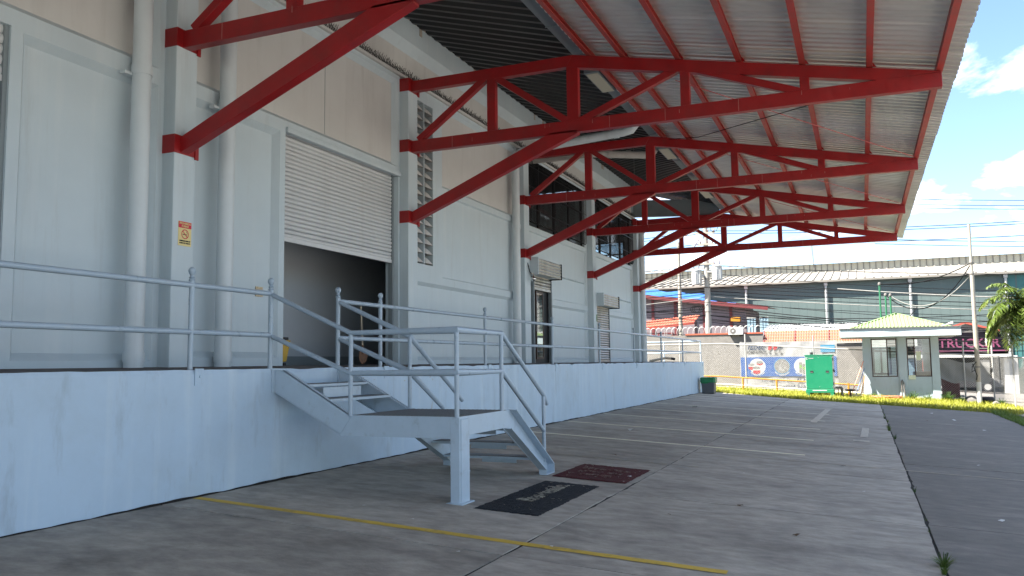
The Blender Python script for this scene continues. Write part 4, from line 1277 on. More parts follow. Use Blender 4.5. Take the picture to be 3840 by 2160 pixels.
upm = (0, 1, S)
m1 = doormat('doormat', 8.03, 10.18, -2.71, -3.44, 'mat_black', 'charcoal coil doormat with worn pale lettering near the stair leg', 61)
text('Bienvenido.', 0.30, (9.32, -3.04, gz(-3.04) + 0.019), (1, 0, 0), upm, 'mat_text', m1, bold=0.003, sx=0.92, depth=0.006)
m2 = doormat('doormat', 10.60, 12.00, -2.64, -3.66, 'mat_red', 'maroon coil doormat with faded lettering beyond the charcoal mat', 62)
for i, tx_ in enumerate(('Gracias', 'por su', 'visita')):
    yy = -3.13
    text(tx_, 0.24, (11.55 - 0.27 * i, yy, gz(yy) + 0.018), (0, -1, -S), (1, 0, 0), 'mat_text_r', m2, bold=0.004, depth=0.006)

# litter on the yard
rl_ = random.Random(77)
spots = [(11.2, -3.55, 'litter', 0.05), (10.72, -3.60, 'litter', 0.035), (11.0, -2.75, 'litter', 0.03), (13.3, -2.75, 'leaf_dry', 0.06), (17.6, -1.9, 'litter', 0.12), (7.2, -2.45, 'litter', 0.03), (6.9, -4.0, 'litter', 0.03),
         (6.3, -3.4, 'litter', 0.025), (7.5, -1.7, 'litter', 0.025), (9.9, -5.2, 'leaf_dry', 0.05), (8.6, -5.9, 'leaf_dry', 0.05), (11.9, -6.5, 'litter', 0.035), (14.5, -6.2, 'leaf_dry', 0.06), (10.7, -7.9, 'litter', 0.055), (16.2, -8.3, 'litter', 0.04),
         (24.8, -9.4, 'litter', 0.07), (27.2, -8.2, 'leaf_dry', 0.08), (28.2, -9.0, 'litter', 0.10), (31.2, -8.6, 'litter', 0.08), (20.5, -10.2, 'litter', 0.09), (13.1, -9.2, 'leaf_dry', 0.06), (19.5, -9.8, 'leaf_dry', 0.07), (26.5, -1.6, 'litter', 0.16), (8.9, -4.6, 'leaf_dry', 0.03), (12.6, -4.9, 'litter', 0.03)]
where = ['at the near right corner of the maroon mat', 'on the joint between the two mats', 'on the maroon mat beside its lettering', 'beyond the maroon mat', 'large, on the parking bays beside the dock', 'beside the foot of the stair leg', 'just past the yellow line',
         'on the near side of the yellow line', 'between the stair leg and the dock', 'in the middle of the foreground', 'left of the bottom right weed', 'left of the long joint', 'left of the long joint by the parking bays', 'largest on the near dark slabs', 'small, on the dark slabs beside the long joint',
         'at the far side of the dark slabs', 'dark, far along the dark slabs', 'by the grass edge of the dark slabs', 'nearest to the booth grass', 'by the right verge of the dark slabs', 'in the middle of the dark slabs', 'right of the middle of the dark slabs', 'far off between two parking lines', 'right of the charcoal mat', 'right of the maroon mat']
for wi_, (x, y, mm, s) in enumerate(spots):
    mb = MB()
    n = 6
    pts = [(x + s * rl_.uniform(.5, 1) * math.cos(a * 1.047), y + s * rl_.uniform(.4, .9) * math.sin(a * 1.047), gz(y) + .006 + rl_.uniform(0, .35) * s) for a in range(n)]
    mb.add(pts + [(x, y, gz(y) + .008 + .2 * s)], [(i, (i + 1) % n, n) for i in range(n)])
    ob = mb.build('paper_scrap' if mm == 'litter' else 'dry_leaf', mm)
    tag(ob, ('white paper scrap ' if mm == 'litter' else 'dry brown leaf ') + where[wi_], 'litter' if mm == 'litter' else 'leaf', 'paper scraps on the yard' if mm == 'litter' else 'dry leaves on the yard')

# weeds in the joint
def weed(x, y, h, n, label, mname='weed_pale', seed=0, group=None, spread=0.5):
    t = thing('weed_tuft', label, 'weed', (x, y, gz(y)), group)
    rnd = random.Random(seed)
    mb = MB(); st_ = MB()
    for i in range(n):
        a = rnd.uniform(0, 6.283); l = rnd.uniform(0.5, 1.0); w = h * 0.026
        px, py, pz = x + rnd.uniform(-.2, .2) * h, y + rnd.uniform(-.1, .1) * h, gz(y) - 0.02
        dx, dy = math.cos(a), math.sin(a)
        prev = None
        for k_ in range(5):
            t_ = k_ / 4
            c = Vector((px + dx * spread * h * l * t_ ** 1.4, py + dy * spread * h * l * t_ ** 1.4, pz + h * l * (t_ - 0.35 * t_ * t_ * spread)))
            ww = w * (1 - t_) ** 0.6
            cur = (c + Vector((-dy, dx, 0)) * ww, c - Vector((-dy, dx, 0)) * ww)
            if prev: mb.quad(prev[0], prev[1], cur[1], cur[0])
            prev = cur
    mb.build('leaves', mname, t)
    for i in range(max(2, n // 12)):
        a = rnd.uniform(0, 6.28)
        st_.tube([(x, y, gz(y) - .02), (x + .25 * h * math.cos(a), y + .25 * h * math.sin(a), gz(y) + h * .75)], h * 0.012, 4)
    st_.build('stem', 'weed', t)
    return t


weed(8.05, -7.12, 0.16, 120, 'leafy weed tuft in the yard joint at the bottom right', seed=1, spread=0.9)
weed(7.78, -7.10, 0.11, 60, 'low weed tuft at the foot of the bottom right weed', seed=2)
wj = [(9.6, 0.07, 16), (10.3, .06, 14), (12.4, .10, 26), (16.8, .06, 14), (20.3, .16, 30), (22.6, .20, 40), (23.4, .14, 26), (25.6, .14, 26), (27.0, .16, 26), (28.6, .12, 20), (30.2, .10, 18), (31.6, .09, 16)]
for i, (x, h, n) in enumerate(wj):
    weed(x, -7.12 + rl_.uniform(-.04, .04), h, n, 'small weed growing in the long joint before the dark slabs', seed=20 + i, group='weeds in the yard joint', mname='weed_pale' if i % 2 else 'weed')
for i, (x, y, h, n, lb) in enumerate([(41.05, -6.95, .40, 60, 'dark leafy weed at the left foot of the guard booth'), (41.0, -8.55, .55, 80, 'tall dark weed at the middle foot of the guard booth'), (41.0, -9.15, .50, 70, 'bushy dark weed at the right of the guard booth front'), (41.3, -9.95, .60, 110, 'dense dark shrub at the right corner of the guard booth'), (41.6, -10.5, .45, 80, 'dense low shrub between booth corner and pale pole'), (41.4, -12.0, .40, 70, 'dark weed patch right of the pale pole base')]):
    weed(x, y, h, n, lb, 'weed', 60 + i, spread=0.8)

# ------------------------------------------------------------------ bin
bn = thing('trash_bin', 'grey plastic bin with green liner at the dock corner', 'bin', (36.3, -0.42, gz(-.42)))
b = MB()
z0 = gz(-.42)
def ring_box(mb, cx, cy, w0, w1, z0_, z1_):
    mb.add([(cx - w0, cy - w0, z0_), (cx + w0, cy - w0, z0_), (cx + w0, cy + w0, z0_), (cx - w0, cy + w0, z0_), (cx - w1, cy - w1, z1_), (cx + w1, cy - w1, z1_), (cx + w1, cy + w1, z1_), (cx - w1, cy + w1, z1_)],
           [(3, 2, 1, 0), (0, 1, 5, 4), (1, 2, 6, 5), (2, 3, 7, 6), (3, 0, 4, 7), (4, 5, 6, 7)])
ring_box(b, 36.3, -0.42, 0.25, 0.29, z0, z0 + 0.64)
b.build('body', 'bin_grey', bn, bevel=0.03)
c = MB()
rr = random.Random(4)
nn = 28
ringz = [(0.302, .46), (0.318, .50), (0.315, .58), (0.318, .66), (0.305, .70), (0.26, .69), (0.22, .5)]
for r, z in ringz:
    for i in range(nn):
        a = 2 * math.pi * i / nn
        q = 1 / max(abs(math.cos(a)), abs(math.sin(a))); q = min(q, 1.28)
        c.v.append((36.3 + r * q * math.cos(a), -.42 + r * q * math.sin(a), z0 + z + rr.uniform(-.03, .03) * (1 if z < .6 else .3)))
for j in range(len(ringz) - 1):
    for i in range(nn):
        a, b_ = j * nn + i, j * nn + (i + 1) % nn
        c.f.append([a, b_, b_ + nn, a + nn]); c.m.append(0)
c.build('liner', 'bin_green', bn)

# ================================================================== BEYOND THE YARD
# ------------------------------------------------------------------ chain-link fence
fc = thing('chain_link_fence', 'galvanised chain-link fence with round posts behind the grass strip', 'fence', (43, -5, gz(-5)))
FX = 43.3
posts = [(5.5, 2.6), (2.2, 2.6), (-1.12, 2.78), (-4.36, 2.82), (-6.9, 2.6), (-10.85, 2.70), (-12.0, 2.72)]
for y, h in posts:
    MB().tube([(FX, y, gz(y) - 0.1), (FX, y, gz(y) + h)], 0.035, 8).build('post', 'galv_pipe', fc, smooth=True)
MB().tube([(FX, 6, 2.25), (FX, 0, 2.25), (FX, -12.0, 2.12 + gz(-12) * 1.0)], 0.03, 8).build('top_rail', 'galv_pipe', fc, smooth=True)
MB().tube([(FX, 6, 0.06), (FX, 0, 0.06), (FX, -12.0, gz(-12) + .1)], 0.02, 6).build('bottom_rail', 'galv_pipe', fc, smooth=True)
cor = Vector((FX, -12.0, gz(-12)))
end = Vector((33.0, -12.9, gz(-12.9)))
MB().tube([cor + Vector((0, 0, 2.12)), end + Vector((0, 0, 1.95))], 0.03, 8).build('top_rail', 'galv_pipe', fc, smooth=True)
for t_ in (0.34, 0.67, 1.0):
    p = cor.lerp(end, t_)
    MB().tube([p, p + Vector((0, 0, 2.6 if t_ < 1 else 2.1))], 0.033, 8).build('post', 'galv_pipe', fc, smooth=True)
def mesh_panel(p0, p1, h, sp_, r):
    """diamond mesh between two ground points"""
    mb = MB()
    p0, p1 = Vector(p0), Vector(p1)
    L = (p1 - p0).length
    d = (p1 - p0) / L
    n = int((L + h) / sp_)
    for s in (1, -1):
        for i in range(n):
            a = i * sp_ - (h if s > 0 else 0)
            t0, z0_ = a, 0.0
            t1, z1_ = a + s * h, h
            # clip to [0, L]
            def clip(t, z, t2, z2):
                if t < 0: f_ = (0 - t) / (t2 - t); return 0.0, z + (z2 - z) * f_
                if t > L: f_ = (L - t) / (t2 - t); return L, z + (z2 - z) * f_
                return t, z
            if (t0 < 0 and t1 < 0) or (t0 > L and t1 > L): continue
            q0 = clip(t0, z0_, t1, z1_); q1 = clip(t1, z1_, t0, z0_)
            if abs(q0[0] - q1[0]) < 1e-4: continue
            A = p0 + d * q0[0]; B = p0 + d * q1[0]
            A.z += q0[1] + .1; B.z += q1[1] + .1
            mb.tube([A, B], r, 3, caps=False)
    return mb
mesh_panel((FX, 6, 0), (FX, 0, 0), 2.1, 0.10, 0.0038).build('mesh', 'galv_pipe', fc)['kind'] = 'stuff'
mesh_panel((FX, 0, 0), (FX, -12, gz(-12)), 2.05, 0.10, 0.0038).build('mesh', 'galv_pipe', fc)['kind'] = 'stuff'
mesh_panel(cor, end, 1.95, 0.10, 0.0038).build('mesh', 'galv_pipe', fc)['kind'] = 'stuff'
for i, dz in enumerate((0.16, 0.32, 0.46)):
    MB().tube([(FX, -4.4, 2.12 + gz(-4.4) + dz), (FX, -12, 2.12 + gz(-12) + dz)], 0.006, 4).build('barbed_strand', 'galv_pipe', fc)

# orange low barrier
ob_ = thing('pipe_barrier', 'low orange pipe barrier in front of the chain-link fence', 'barrier', (42.4, -3, gz(-3)))
BX = 42.5
MB().tube([(BX, 1.5, .64), (BX, 0.0, .60), (BX, -6.4, .56 + gz(-6.4) * 1.15)], 0.033, 8).build('top_rail', 'orange', ob_, smooth=True)
MB().tube([(BX, 1.5, .24), (BX, 0.0, .22), (BX, -6.4, .20 + gz(-6.4) * 1.15)], 0.03, 8).build('lower_rail', 'cream', ob_, smooth=True)
for y in (0.6, -1.05, -2.65, -4.3, -5.9):
    MB().tube([(BX, y, gz(y) - .1), (BX, y, gz(y) + .58)], 0.045, 8).build('post', 'orange', ob_, smooth=True)

# ------------------------------------------------------------------ perimeter wall, coils, air conditioner
pw = thing('perimeter_wall', 'stained grey concrete perimeter wall behind the banner', 'wall', (46, 0, 0))
for y0, y1, zt in ((12, 5.2, 2.72), (5.2, 2.4, 2.80), (2.4, -1.72, 2.80), (-1.72, -6.9, 2.22)):
    mb = MB().box(46.0, 46.22, y1 + .004, y0 - .004, -0.8, zt)
    mb.build('wall_panel', 'concrete', pw)
MB().box(45.96, 46.3, -1.7, 2.4, 2.803, 2.88).build('coping', 'tile', pw)
# sloping orange tile strip on the lower wall
tl_ = thing('tile_roof', 'orange tiled lean-to roof on top of the perimeter wall', 'roof', (46.4, -4.2, 2.4))
nt = 40
for r_ in range(4):
    mb = MB()
    for i in range(nt):
        y0 = -1.75 - i * (5.1 / nt); w = 5.1 / nt
        xa, xb = 45.90 + r_ * 0.19, 45.90 + (r_ + 1) * 0.19 + .03
        za, zb_ = 2.26 + r_ * 0.165, 2.26 + (r_ + 1) * 0.165
        for q in range(4):
            t0, t1 = q / 4, (q + 1) / 4
            h0, h1 = .035 * math.sin(math.pi * t0), .035 * math.sin(math.pi * t1)
            mb.quad((xa, y0 - w * t0, za + h0 + .02), (xa, y0 - w * t1, za + h1 + .02), (xb, y0 - w * t1, zb_ + h1), (xb, y0 - w * t0, zb_ + h0))
    mb.build('tile_course', 'tile', tl_)
for y in (-1.75, -3.32, -5.0): MB().beam((45.88, y, 2.33), (46.68, y, 2.97), 0.04, 0.05).build('rib', 'maroon', tl_)
ws = thing('white_shed_roof', 'white metal shed roof behind the orange tiles', 'roof', (48, -7, 2.9))
mb = MB()
for i in range(38):
    y0 = -1.6 - i * 0.2
    mb.quad((47.4, y0, 2.95), (47.4, y0 - .2, 2.95), (50.6, y0 - .2, 3.42), (50.6, y0, 3.42))
    mb.beam((47.38, y0, 2.97), (50.6, y0, 3.44), .03, .03)
mb.build('sheet', 'white', ws)
MB().box(47.4, 47.5, -9.2, -1.6, 2.0, 2.94).build('fascia', 'white_dirty', ws)
rz = thing('razor_wire', 'coiled razor wire along the top of the perimeter wall', 'razor wire', (46.1, 1, 2.8))
mb = MB()
pts = []
for i in range(16 * 30):
    t_ = i / 16
    y = 7.0 - t_ * 0.30
    if y < -1.7: break
    pts.append((46.1 + .02, y + .10 * math.cos(2 * math.pi * t_), 3.05 + .20 * math.sin(2 * math.pi * t_)))
mb.tube(pts, 0.011, 3)
mb.build('coil', 'galv_pipe', rz)
for y in (6, 3.6, 1.2, -1.2): MB().tube([(46.1, y, 2.75), (46.1, y, 3.32)], 0.014, 5).build('stake', 'galv_pipe', rz)
ac = thing('air_conditioner', 'white air conditioner unit standing on the perimeter wall', 'air conditioner', (45.95, -.4, 2.9))
MB().box(45.75, 46.05, -0.72, 0.05, 2.76, 3.16).build('case', 'white', ac, bevel=0.015)
mb = MB().disc((45.745, -0.20, 2.97), (0, -1, 0), (0, 0, 1), 0.16, 20, thick=0.01)
fg = mb.build('fan_grille', 'stone', ac)
MB().disc((45.735, -0.20, 2.97), (0, -1, 0), (0, 0, 1), 0.05, 12, thick=0.01).build('fan_hub', 'white', fg)
for y in (-.62, -.05): MB().box(45.8, 46.2, y - .03, y + .03, 2.70, 2.76).build('foot', 'rubber', ac)

# ------------------------------------------------------------------ banner
bnr = thing('advertising_banner', 'large grey and blue vinyl banner with product photos behind the fence', 'banner', (45.0, -3, 0))
BXX = 44.95
def bz(y, z): return z
def brect(y0, y1, z0, z1, name, m_, off, parent=bnr):
    return MB().box(BXX - off - 0.003, BXX - off, y1, y0, z0, z1).build(name, m_, parent)
mb = MB()
nY, nZ = 36, 16
rnd = random.Random(8)
def bw(y, z): return BXX + 0.012 * math.sin(y * 3.1) * math.cos(z * 2.3) + 0.008 * math.sin(y * 7 + z * 5)
for i in range(nY):
    for j in range(nZ):
        ya, yb = -0.62 - 4.78 * i / nY, -0.62 - 4.78 * (i + 1) / nY
        za, zb_ = -0.12 + 2.45 * j / nZ, -0.12 + 2.45 * (j + 1) / nZ
        mb.quad((bw(ya, za), ya, za), (bw(yb, za), yb, za), (bw(yb, zb_), yb, zb_), (bw(ya, zb_), ya, zb_))
mb.build('vinyl_sheet', 'banner_grey', bnr, smooth=True)
BR, BU = (0, -1, 0), (0, 0, 1)
brect(-0.66, -5.36, 0.54, 1.54, 'blue_band', 'blue', 0.026)
brect(-4.62, -5.30, 1.75, 2.12, 'blue_panel', 'blue_pale', 0.026)
text('FEDEC', 0.30, (BXX - .03, -1.02, 2.02), BR, BU, 'navy', bnr, bold=0.010, shear=0.25, align='LEFT', sx=1.0)
mb = MB()
for yc in (-2.16, -2.42):
    for q in range(20):
        a0, a1 = 2 * math.pi * q / 20, 2 * math.pi * (q + 1) / 20
        P = lambda a: (BXX - .031, yc - .10 * math.cos(a) - .03 * math.sin(a), 2.02 + .125 * math.sin(a))
        mb.add([(BXX - .031, yc, 2.02), P(a0), P(a1)], [(0, 1, 2)])
mb.build('coffee_bean_letters', 'print_red', bnr)
text('P', 0.30, (BXX - .03, -2.54, 2.02), BR, BU, 'navy', bnr, bold=0.010, shear=0.25, align='LEFT')
text('SUMINISTROS', 0.165, (BXX - .03, -0.98, 1.79), BR, BU, 'rubber', bnr, bold=0.004, shear=0.2, align='LEFT', sx=0.98)
mb = MB()
for yc in (-2.12, -2.40, -2.66): mb.box(BXX - .03, BXX - .027, yc - .06, yc + .05, 1.74, 1.85); 
mb.build('pictograms', 'print_grey', bnr)
text('siempre en su campo', 0.085, (BXX - .03, -1.85, 1.625), BR, BU, 'slate', bnr, align='LEFT', shear=0.2)
circ = [(-1.50, 'print_pale', 'ALAMBRES DE PUAS'), (-2.72, 'print_grey', 'MALLA ELECTROSOLDADA'), (-3.72, 'print_pale', 'MALLA GANADERA'), (-4.75, 'print_grey', 'MALLA')]
for yc, m_, cap in circ:
    cc = Vector((BXX - .033, yc, 1.06))
    rim = MB().disc(cc + Vector((0.002, 0, 0)), (0, -1, 0), (0, 0, 1), 0.405, 32).build('photo_rim', 'blue_pale' if m_ == 'print_grey' else 'white', bnr)
    MB().disc(cc, (0, -1, 0), (0, 0, 1), 0.375, 32).build('photo_disc', m_, rim)
    n = len(cap)
    for i, chh in enumerate(cap):
        if chh == ' ': continue
        a = R(-90) + (i - (n - 1) / 2) * R(62 / max(8, n) * 1.6)
        rr_ = 0.455
        pos = Vector((BXX - .034, yc - rr_ * math.cos(a), 1.06 + rr_ * math.sin(a)))
        rt = Vector((0, math.sin(a), math.cos(a))); u_ = Vector((0, math.cos(a), -math.sin(a)))
        text(chh, 0.085, pos, rt, u_, 'white', bnr, bold=0.003)
def drum(cy, cz, r, h, name='wire_drum'):
    mb = MB()
    n = 20
    def el(z, rr): return [(BXX - .038, cy - rr * math.cos(2 * math.pi * q / n), z + rr * .42 * math.sin(2 * math.pi * q / n)) for q in range(n)]
    body = [(BXX - .036, cy - r, cz), (BXX - .036, cy + r, cz), (BXX - .036, cy + r * .94, cz - h), (BXX - .036, cy, cz - h - .06), (BXX - .036, cy - r * .94, cz - h)]
    mb.add(body, [(0, 1, 2, 3, 4)], 1)
    mb.add([(BXX - .037, cy - r, cz - h * .0), (BXX - .037, cy + r, cz), (BXX - .037, cy + r, cz - h * .45), (BXX - .037, cy - r, cz - h * .45)], [(0, 1, 2, 3)], 2)
    mb.add(el(cz, r), [tuple(range(n))], 0)
    mb.build(name, ['print_grey', 'print_red', 'white'], bnr)
drum(-1.62, 1.27, .17, .10); drum(-1.20, 1.15, .16, .22); drum(-1.45, 0.98, .19, .26)
mb = MB()
rnd = random.Random(12)
for i in range(26):
    a = rnd.choice((R(-28), R(62))) + rnd.uniform(-.1, .1); c0 = Vector((BXX - .036 - i * .0001, -2.72 + rnd.uniform(-.22, .22), 1.06 + rnd.uniform(-.22, .22)))
    d = Vector((0, -math.cos(a), math.sin(a))) * rnd.uniform(.08, .14)
    mb.beam(c0 - d, c0 + d, 0.001, 0.012, up=(0, .3, 1))
mb.build('printed_rods', 'print_pale', bnr)
mb = MB()
mb.box(BXX - .037, BXX - .035, -3.70, -3.56, .72, 1.26); mb.box(BXX - .038, BXX - .0365, -3.88, -3.72, .66, 1.18)
mb.build('printed_rolls', 'print_grey', bnr)
mb = MB(); mb.box(BXX - .040, BXX - .038, -3.69, -3.57, .96, 1.12); mb.box(BXX - .041, BXX - .0395, -3.87, -3.73, .88, 1.02)
mb.build('printed_bands', 'print_green', bnr)
text('TENEMOS EL', 0.27, (BXX - .03, -1.64, 0.33), BR, BU, 'slate', bnr, align='LEFT', bold=-0.002)
text('ALAMBRE', 0.27, (BXX - .03, -3.40, 0.33), BR, BU, 'navy', bnr, align='LEFT', bold=0.006)
text('QUE SE ADAPTA', 0.215, (BXX - .03, -1.64, 0.02), BR, BU, 'slate', bnr, align='LEFT')
text('A SU NECESIDAD', 0.215, (BXX - .03, -3.22, 0.02), BR, BU, 'navy', bnr, align='LEFT', bold=0.005)
for y in (-0.7, -3.0, -5.3): MB().tube([(45.02, y, -.5), (45.02, y, 2.36)], 0.03, 6).build('support_post', 'galv_pipe', bnr)

# ------------------------------------------------------------------ generator
gn = thing('generator', 'bright green standby generator cabinet on the grass', 'generator', (40, -4.7, gz(-4.7)))
gx, gy0, gy1, zb = 39.5, -4.18, -5.33, gz(-4.7)
gtop = 1.55
MB().box(gx, gx + 1.9, gy1, gy0, zb + 0.30, gtop).build('cabinet', 'gen_side', gn, bevel=0.02)
MB().box(gx - 0.02, gx - 0.001, gy1 + .01, gy0 - .01, zb + 0.34, gtop - .02).build('front_panel', 'gen_green', gn, bevel=0.012)
MB().box(gx - 0.03, gx + 1.93, gy1 - .02, gy0 + .02, gtop, gtop + .045).build('lid', 'gen_green', gn, bevel=0.01)
MB().box(gx - 0.03, gx + 1.9, gy1 - .015, gy0 + .015, zb + .16, zb + .33).build('skid_base', 'gen_green', gn, bevel=0.015)
for y in (gy0 - .07, gy1 + .07):
    for x in (gx, gx + 1.7): MB().box(x - .03, x + .15, y - .07, y + .07, zb - .02, zb + .165).build('foot', 'gen_green', gn)
for y in (-4.45, -5.10):
    h_ = MB().box(gx - .026, gx - .021, y - .065, y + .065, 0.80, 0.885).build('recessed_handle', 'rubber', gn)
    MB().box(gx - .032, gx - .0265, y - .05, y + .05, 0.80, 0.825).build('handle_lip', 'stone', h_)
for y in (gy0 - .04, -4.75, gy1 + .04):
    for z in (0.17, 1.46): MB().tube([(gx - .03, y, z), (gx - .02, y, z)], 0.012, 6).build('bolt', 'white', gn)
mb = MB()
for q in range(14):
    a0, a1 = R(55 + 250 * q / 14), R(55 + 250 * (q + 1) / 14)
    P = lambda a, r: (gx - .024, -4.27 - r * math.cos(a), 1.43 + r * math.sin(a))
    mb.quad(P(a0, .022), P(a1, .022), P(a1, .048), P(a0, .048))
mb.build('emblem', 'white', gn)
text('Cummins', 0.055, (gx - .024, -4.33, 1.44), BR, BU, 'white', gn, align='LEFT', bold=0.002)
MB().box(gx - .0345, gx - .031, -5.05, -4.45, zb + .25, zb + .29).build('warning_strip', 'white', gn)
for z in (0.25, 0.85, 1.32):
    hb = MB().box(gx + .06, gx + .12, gy1 - .035, gy1 - .002, z, z + .12).build('hinge', 'rubber', gn)
MB().box(gx + .8, gx + .86, gy1 - .06, gy1 - .002, .80, .90).build('door_latch', 'rubber', gn)
ex = MB().tube([(gx + .35, -4.45, gtop + .04), (gx + .35, -4.45, gtop + .16)], 0.065, 12)
exo = ex.build('exhaust', 'rubber', gn, smooth=True)
MB().tube([(gx + .35, -4.45, gtop + .16), (gx + .35, -4.45, gtop + .24)], 0.045, 12).build('exhaust_cap', 'galv_pipe', exo, smooth=True)
cb = thing('junction_pipe', 'grey conduit elbow between the generator and the black stool', 'conduit', (40, -5.6, gz(-5.6)))
MB().tube([(40.0, -5.38, .12), (40.0, -5.62, .12), (40.0, -5.66, .08), (40.0, -5.66, -.38)], 0.055, 10).build('elbow', 'stone', cb, smooth=True)
MB().tube([(40.05, -5.5, .10), (40.05, -5.5, -.4)], 0.02, 8).build('red_stub', 'maroon', cb, smooth=True)
# black swivel stool
sl = thing('black_stool', 'black round stool lying low in front of the booth brooms', 'stool', (40.3, -6.0, gz(-6)))
MB().lathe((40.3, -6.0, gz(-6) + .30), [(.05, -.02), (.20, .0), (.23, .03), (.22, .06), (.10, .075)], 20).build('seat', 'rubber', sl, smooth=True)
MB().tube([(40.3, -6.0, gz(-6)), (40.3, -6.0, gz(-6) + .30)], 0.03, 8).build('stem', 'rubber', sl)
MB().lathe((40.3, -6.0, gz(-6)), [(.16, 0), (.15, .03), (.04, .05)], 14).build('base', 'rubber', sl)

# ------------------------------------------------------------------ guard booth
bo = thing('guard_booth', 'small pale grey guard booth with lime green hipped roof', 'booth', (42.9, -8.15, gz(-8.15)))
bx0, bx1, by0, by1 = 41.5, 44.0, -6.60, -9.70       # by0 left side, by1 right side
zb, ze = gz(-8.1) - .1, 2.38
SIL, HEAD = 0.56, 2.30
mb = MB()
win = [(-6.95, -8.02), (-8.42, -9.40)]
# front wall with two openings
T = 0.14
def wall_front(mb, x, t):
    segs = [by0, win[0][0], win[0][1], win[1][0], win[1][1], by1]
    mb.box(x, x + t, by1, by0, zb, SIL)
    mb.box(x, x + t, by1, by0, HEAD, ze)
    for a, b_ in ((by0, win[0][0]), (win[0][1], win[1][0]), (win[1][1], by1)): mb.box(x, x + t, b_, a, SIL, HEAD)
wall_front(mb, bx0, T)
# side walls with an opening each, back wall with an opening
for y, s in ((by0, -1), (by1, 1)):
    ya, yb_ = sorted((y, y + s * T))
    mb.box(bx0 + T, bx1, ya, yb_, zb, SIL); mb.box(bx0 + T, bx1, ya, yb_, HEAD, ze)
    mb.box(bx0 + T, bx0 + .5, ya, yb_, SIL, HEAD); mb.box(bx1 - .5, bx1, ya, yb_, SIL, HEAD)
mb.box(bx1 - T, bx1, by1 + T, by0 - T, zb, SIL); mb.box(bx1 - T, bx1, by1 + T, by0 - T, HEAD, ze)
mb.box(bx1 - T, bx1, by1 + T, -9.2, SIL, HEAD); mb.box(bx1 - T, bx1, -8.45, -8.1, SIL, HEAD); mb.box(bx1 - T, bx1, -7.0, by0 - T, SIL, HEAD)
mb.build('wall', 'booth', bo)
for y0_, y1_ in ((by0 + .02, by0 - .30), (-8.06, -8.38), (by1 + .30, by1 - .02)):
    MB().box(bx0 - .06, bx0 - .002, y1_, y0_, zb, ze).build('pilaster', 'booth', bo, bevel=0.01)
MB().box(bx0 + T, bx1 - T, by1 + T, by0 - T, zb, zb + .05).build('floor', 'slab', bo)
MB().box(bx0 + T, bx1 - T, by1 + T, by0 - T, ze - .1, ze - .05).build('ceiling', 'white_dirty', bo)
for wi, (ya, yb_) in enumerate(win):
    split = ya - (.66 if wi == 0 else .32)
    mb = MB()
    f = .045
    for a, b_, c_, d_ in ((ya, ya - f, SIL, HEAD), (yb_ + f, yb_, SIL, HEAD), (ya - f, yb_ + f, SIL, SIL + f), (ya - f, yb_ + f, HEAD - f, HEAD), (split + f / 2, split - f / 2, SIL + f, HEAD - f)):
        mb.box(bx0 + .02, bx0 + .09, b_, a, c_, d_)
    w_ = mb.build('window', 'brown_frame', bo)
    big = (ya - f, split + f / 2) if wi == 0 else (split - f / 2, yb_ + f)
    small = (split - f / 2, yb_ + f) if wi == 0 else (ya - f, split + f / 2)
    MB().box(bx0 + .05, bx0 + .055, big[1], big[0], SIL + f, HEAD - f).build('pane', 'glass', w_)
    n = 13
    for i in range(n):
        z = SIL + f + (HEAD - SIL - 2 * f) * (i + .1) / n
        MB().add([(bx0 + .03, small[0], z), (bx0 + .03, small[1], z), (bx0 + .075, small[1], z + .11), (bx0 + .075, small[0], z + .11)], [(0, 1, 2, 3)]).build('louvre_blade', 'glass_dusty', w_)
        if wi == 1: MB().box(bx0 + .024, bx0 + .03, small[1], small[0], z - .006, z + .006).build('blade_edge', 'black', w_)
# inner white door/window frame seen through the left pane
iw = MB()
for a, b_, c_, d_ in ((-7.02, -7.10, .70, 1.92), (-7.36, -7.44, .70, 1.92), (-7.76, -7.84, .70, 1.92), (-7.02, -7.84, 1.84, 1.92), (-7.02, -7.84, .62, .70)):
    iw.box(bx1 - T - .06, bx1 - T - .02, b_, a, c_, d_)
iw.build('inner_frame', 'white', bo)
MB().box(bx0 + .9, bx0 + 1.5, -9.5, -8.7, .2, .78).build('desk', 'wood', bo)
MB().box(bx0 + .043, bx0 + .048, -8.99, -8.80, 1.30, 1.70).build('notice', 'paper', bo)
MB().box(bx0 - .03, bx0 + .02, -8.73, -8.44, .44, .63).build('ledge_box', 'paper', bo, bevel=.008)
# deep eaves: buckled fascia, soffit, drip edge, hipped roof
ex0, ex1, ey0, ey1 = 40.55, 44.9, -5.66, -10.55
fz0, fz1 = 2.37, 2.74
mb = MB()
n = 60
def wob(y): return 0.012 * math.sin(y * 2.1) + 0.010 * math.sin(y * 4.7 + 1) - 0.028 * (abs((y + 8.1) / 2.45) ** 2)
for i in range(n):
    a, b_ = ey0 + (ey1 - ey0) * i / n, ey0 + (ey1 - ey0) * (i + 1) / n
    mb.quad((ex0 + wob(a), a, fz0), (ex0 + wob(b_), b_, fz0), (ex0 + .01, b_, fz1), (ex0 + .01, a, fz1))
mb.quad((ex0, ey0, fz0), (ex1, ey0, fz0), (ex1, ey0, fz1), (ex0, ey0, fz1))
mb.quad((ex0, ey1, fz0), (ex1, ey1, fz0), (ex1, ey1, fz1), (ex0, ey1, fz1))
mb.quad((ex1, ey0, fz0), (ex1, ey1, fz0), (ex1, ey1, fz1), (ex1, ey0, fz1))
mb.build('fascia', 'booth', bo, smooth=True)
MB().box(ex0 + .02, ex1 - .02, ey1 + .02, ey0 - .02, fz0 + .005, fz0 + .03).build('soffit', 'white_dirty', bo)
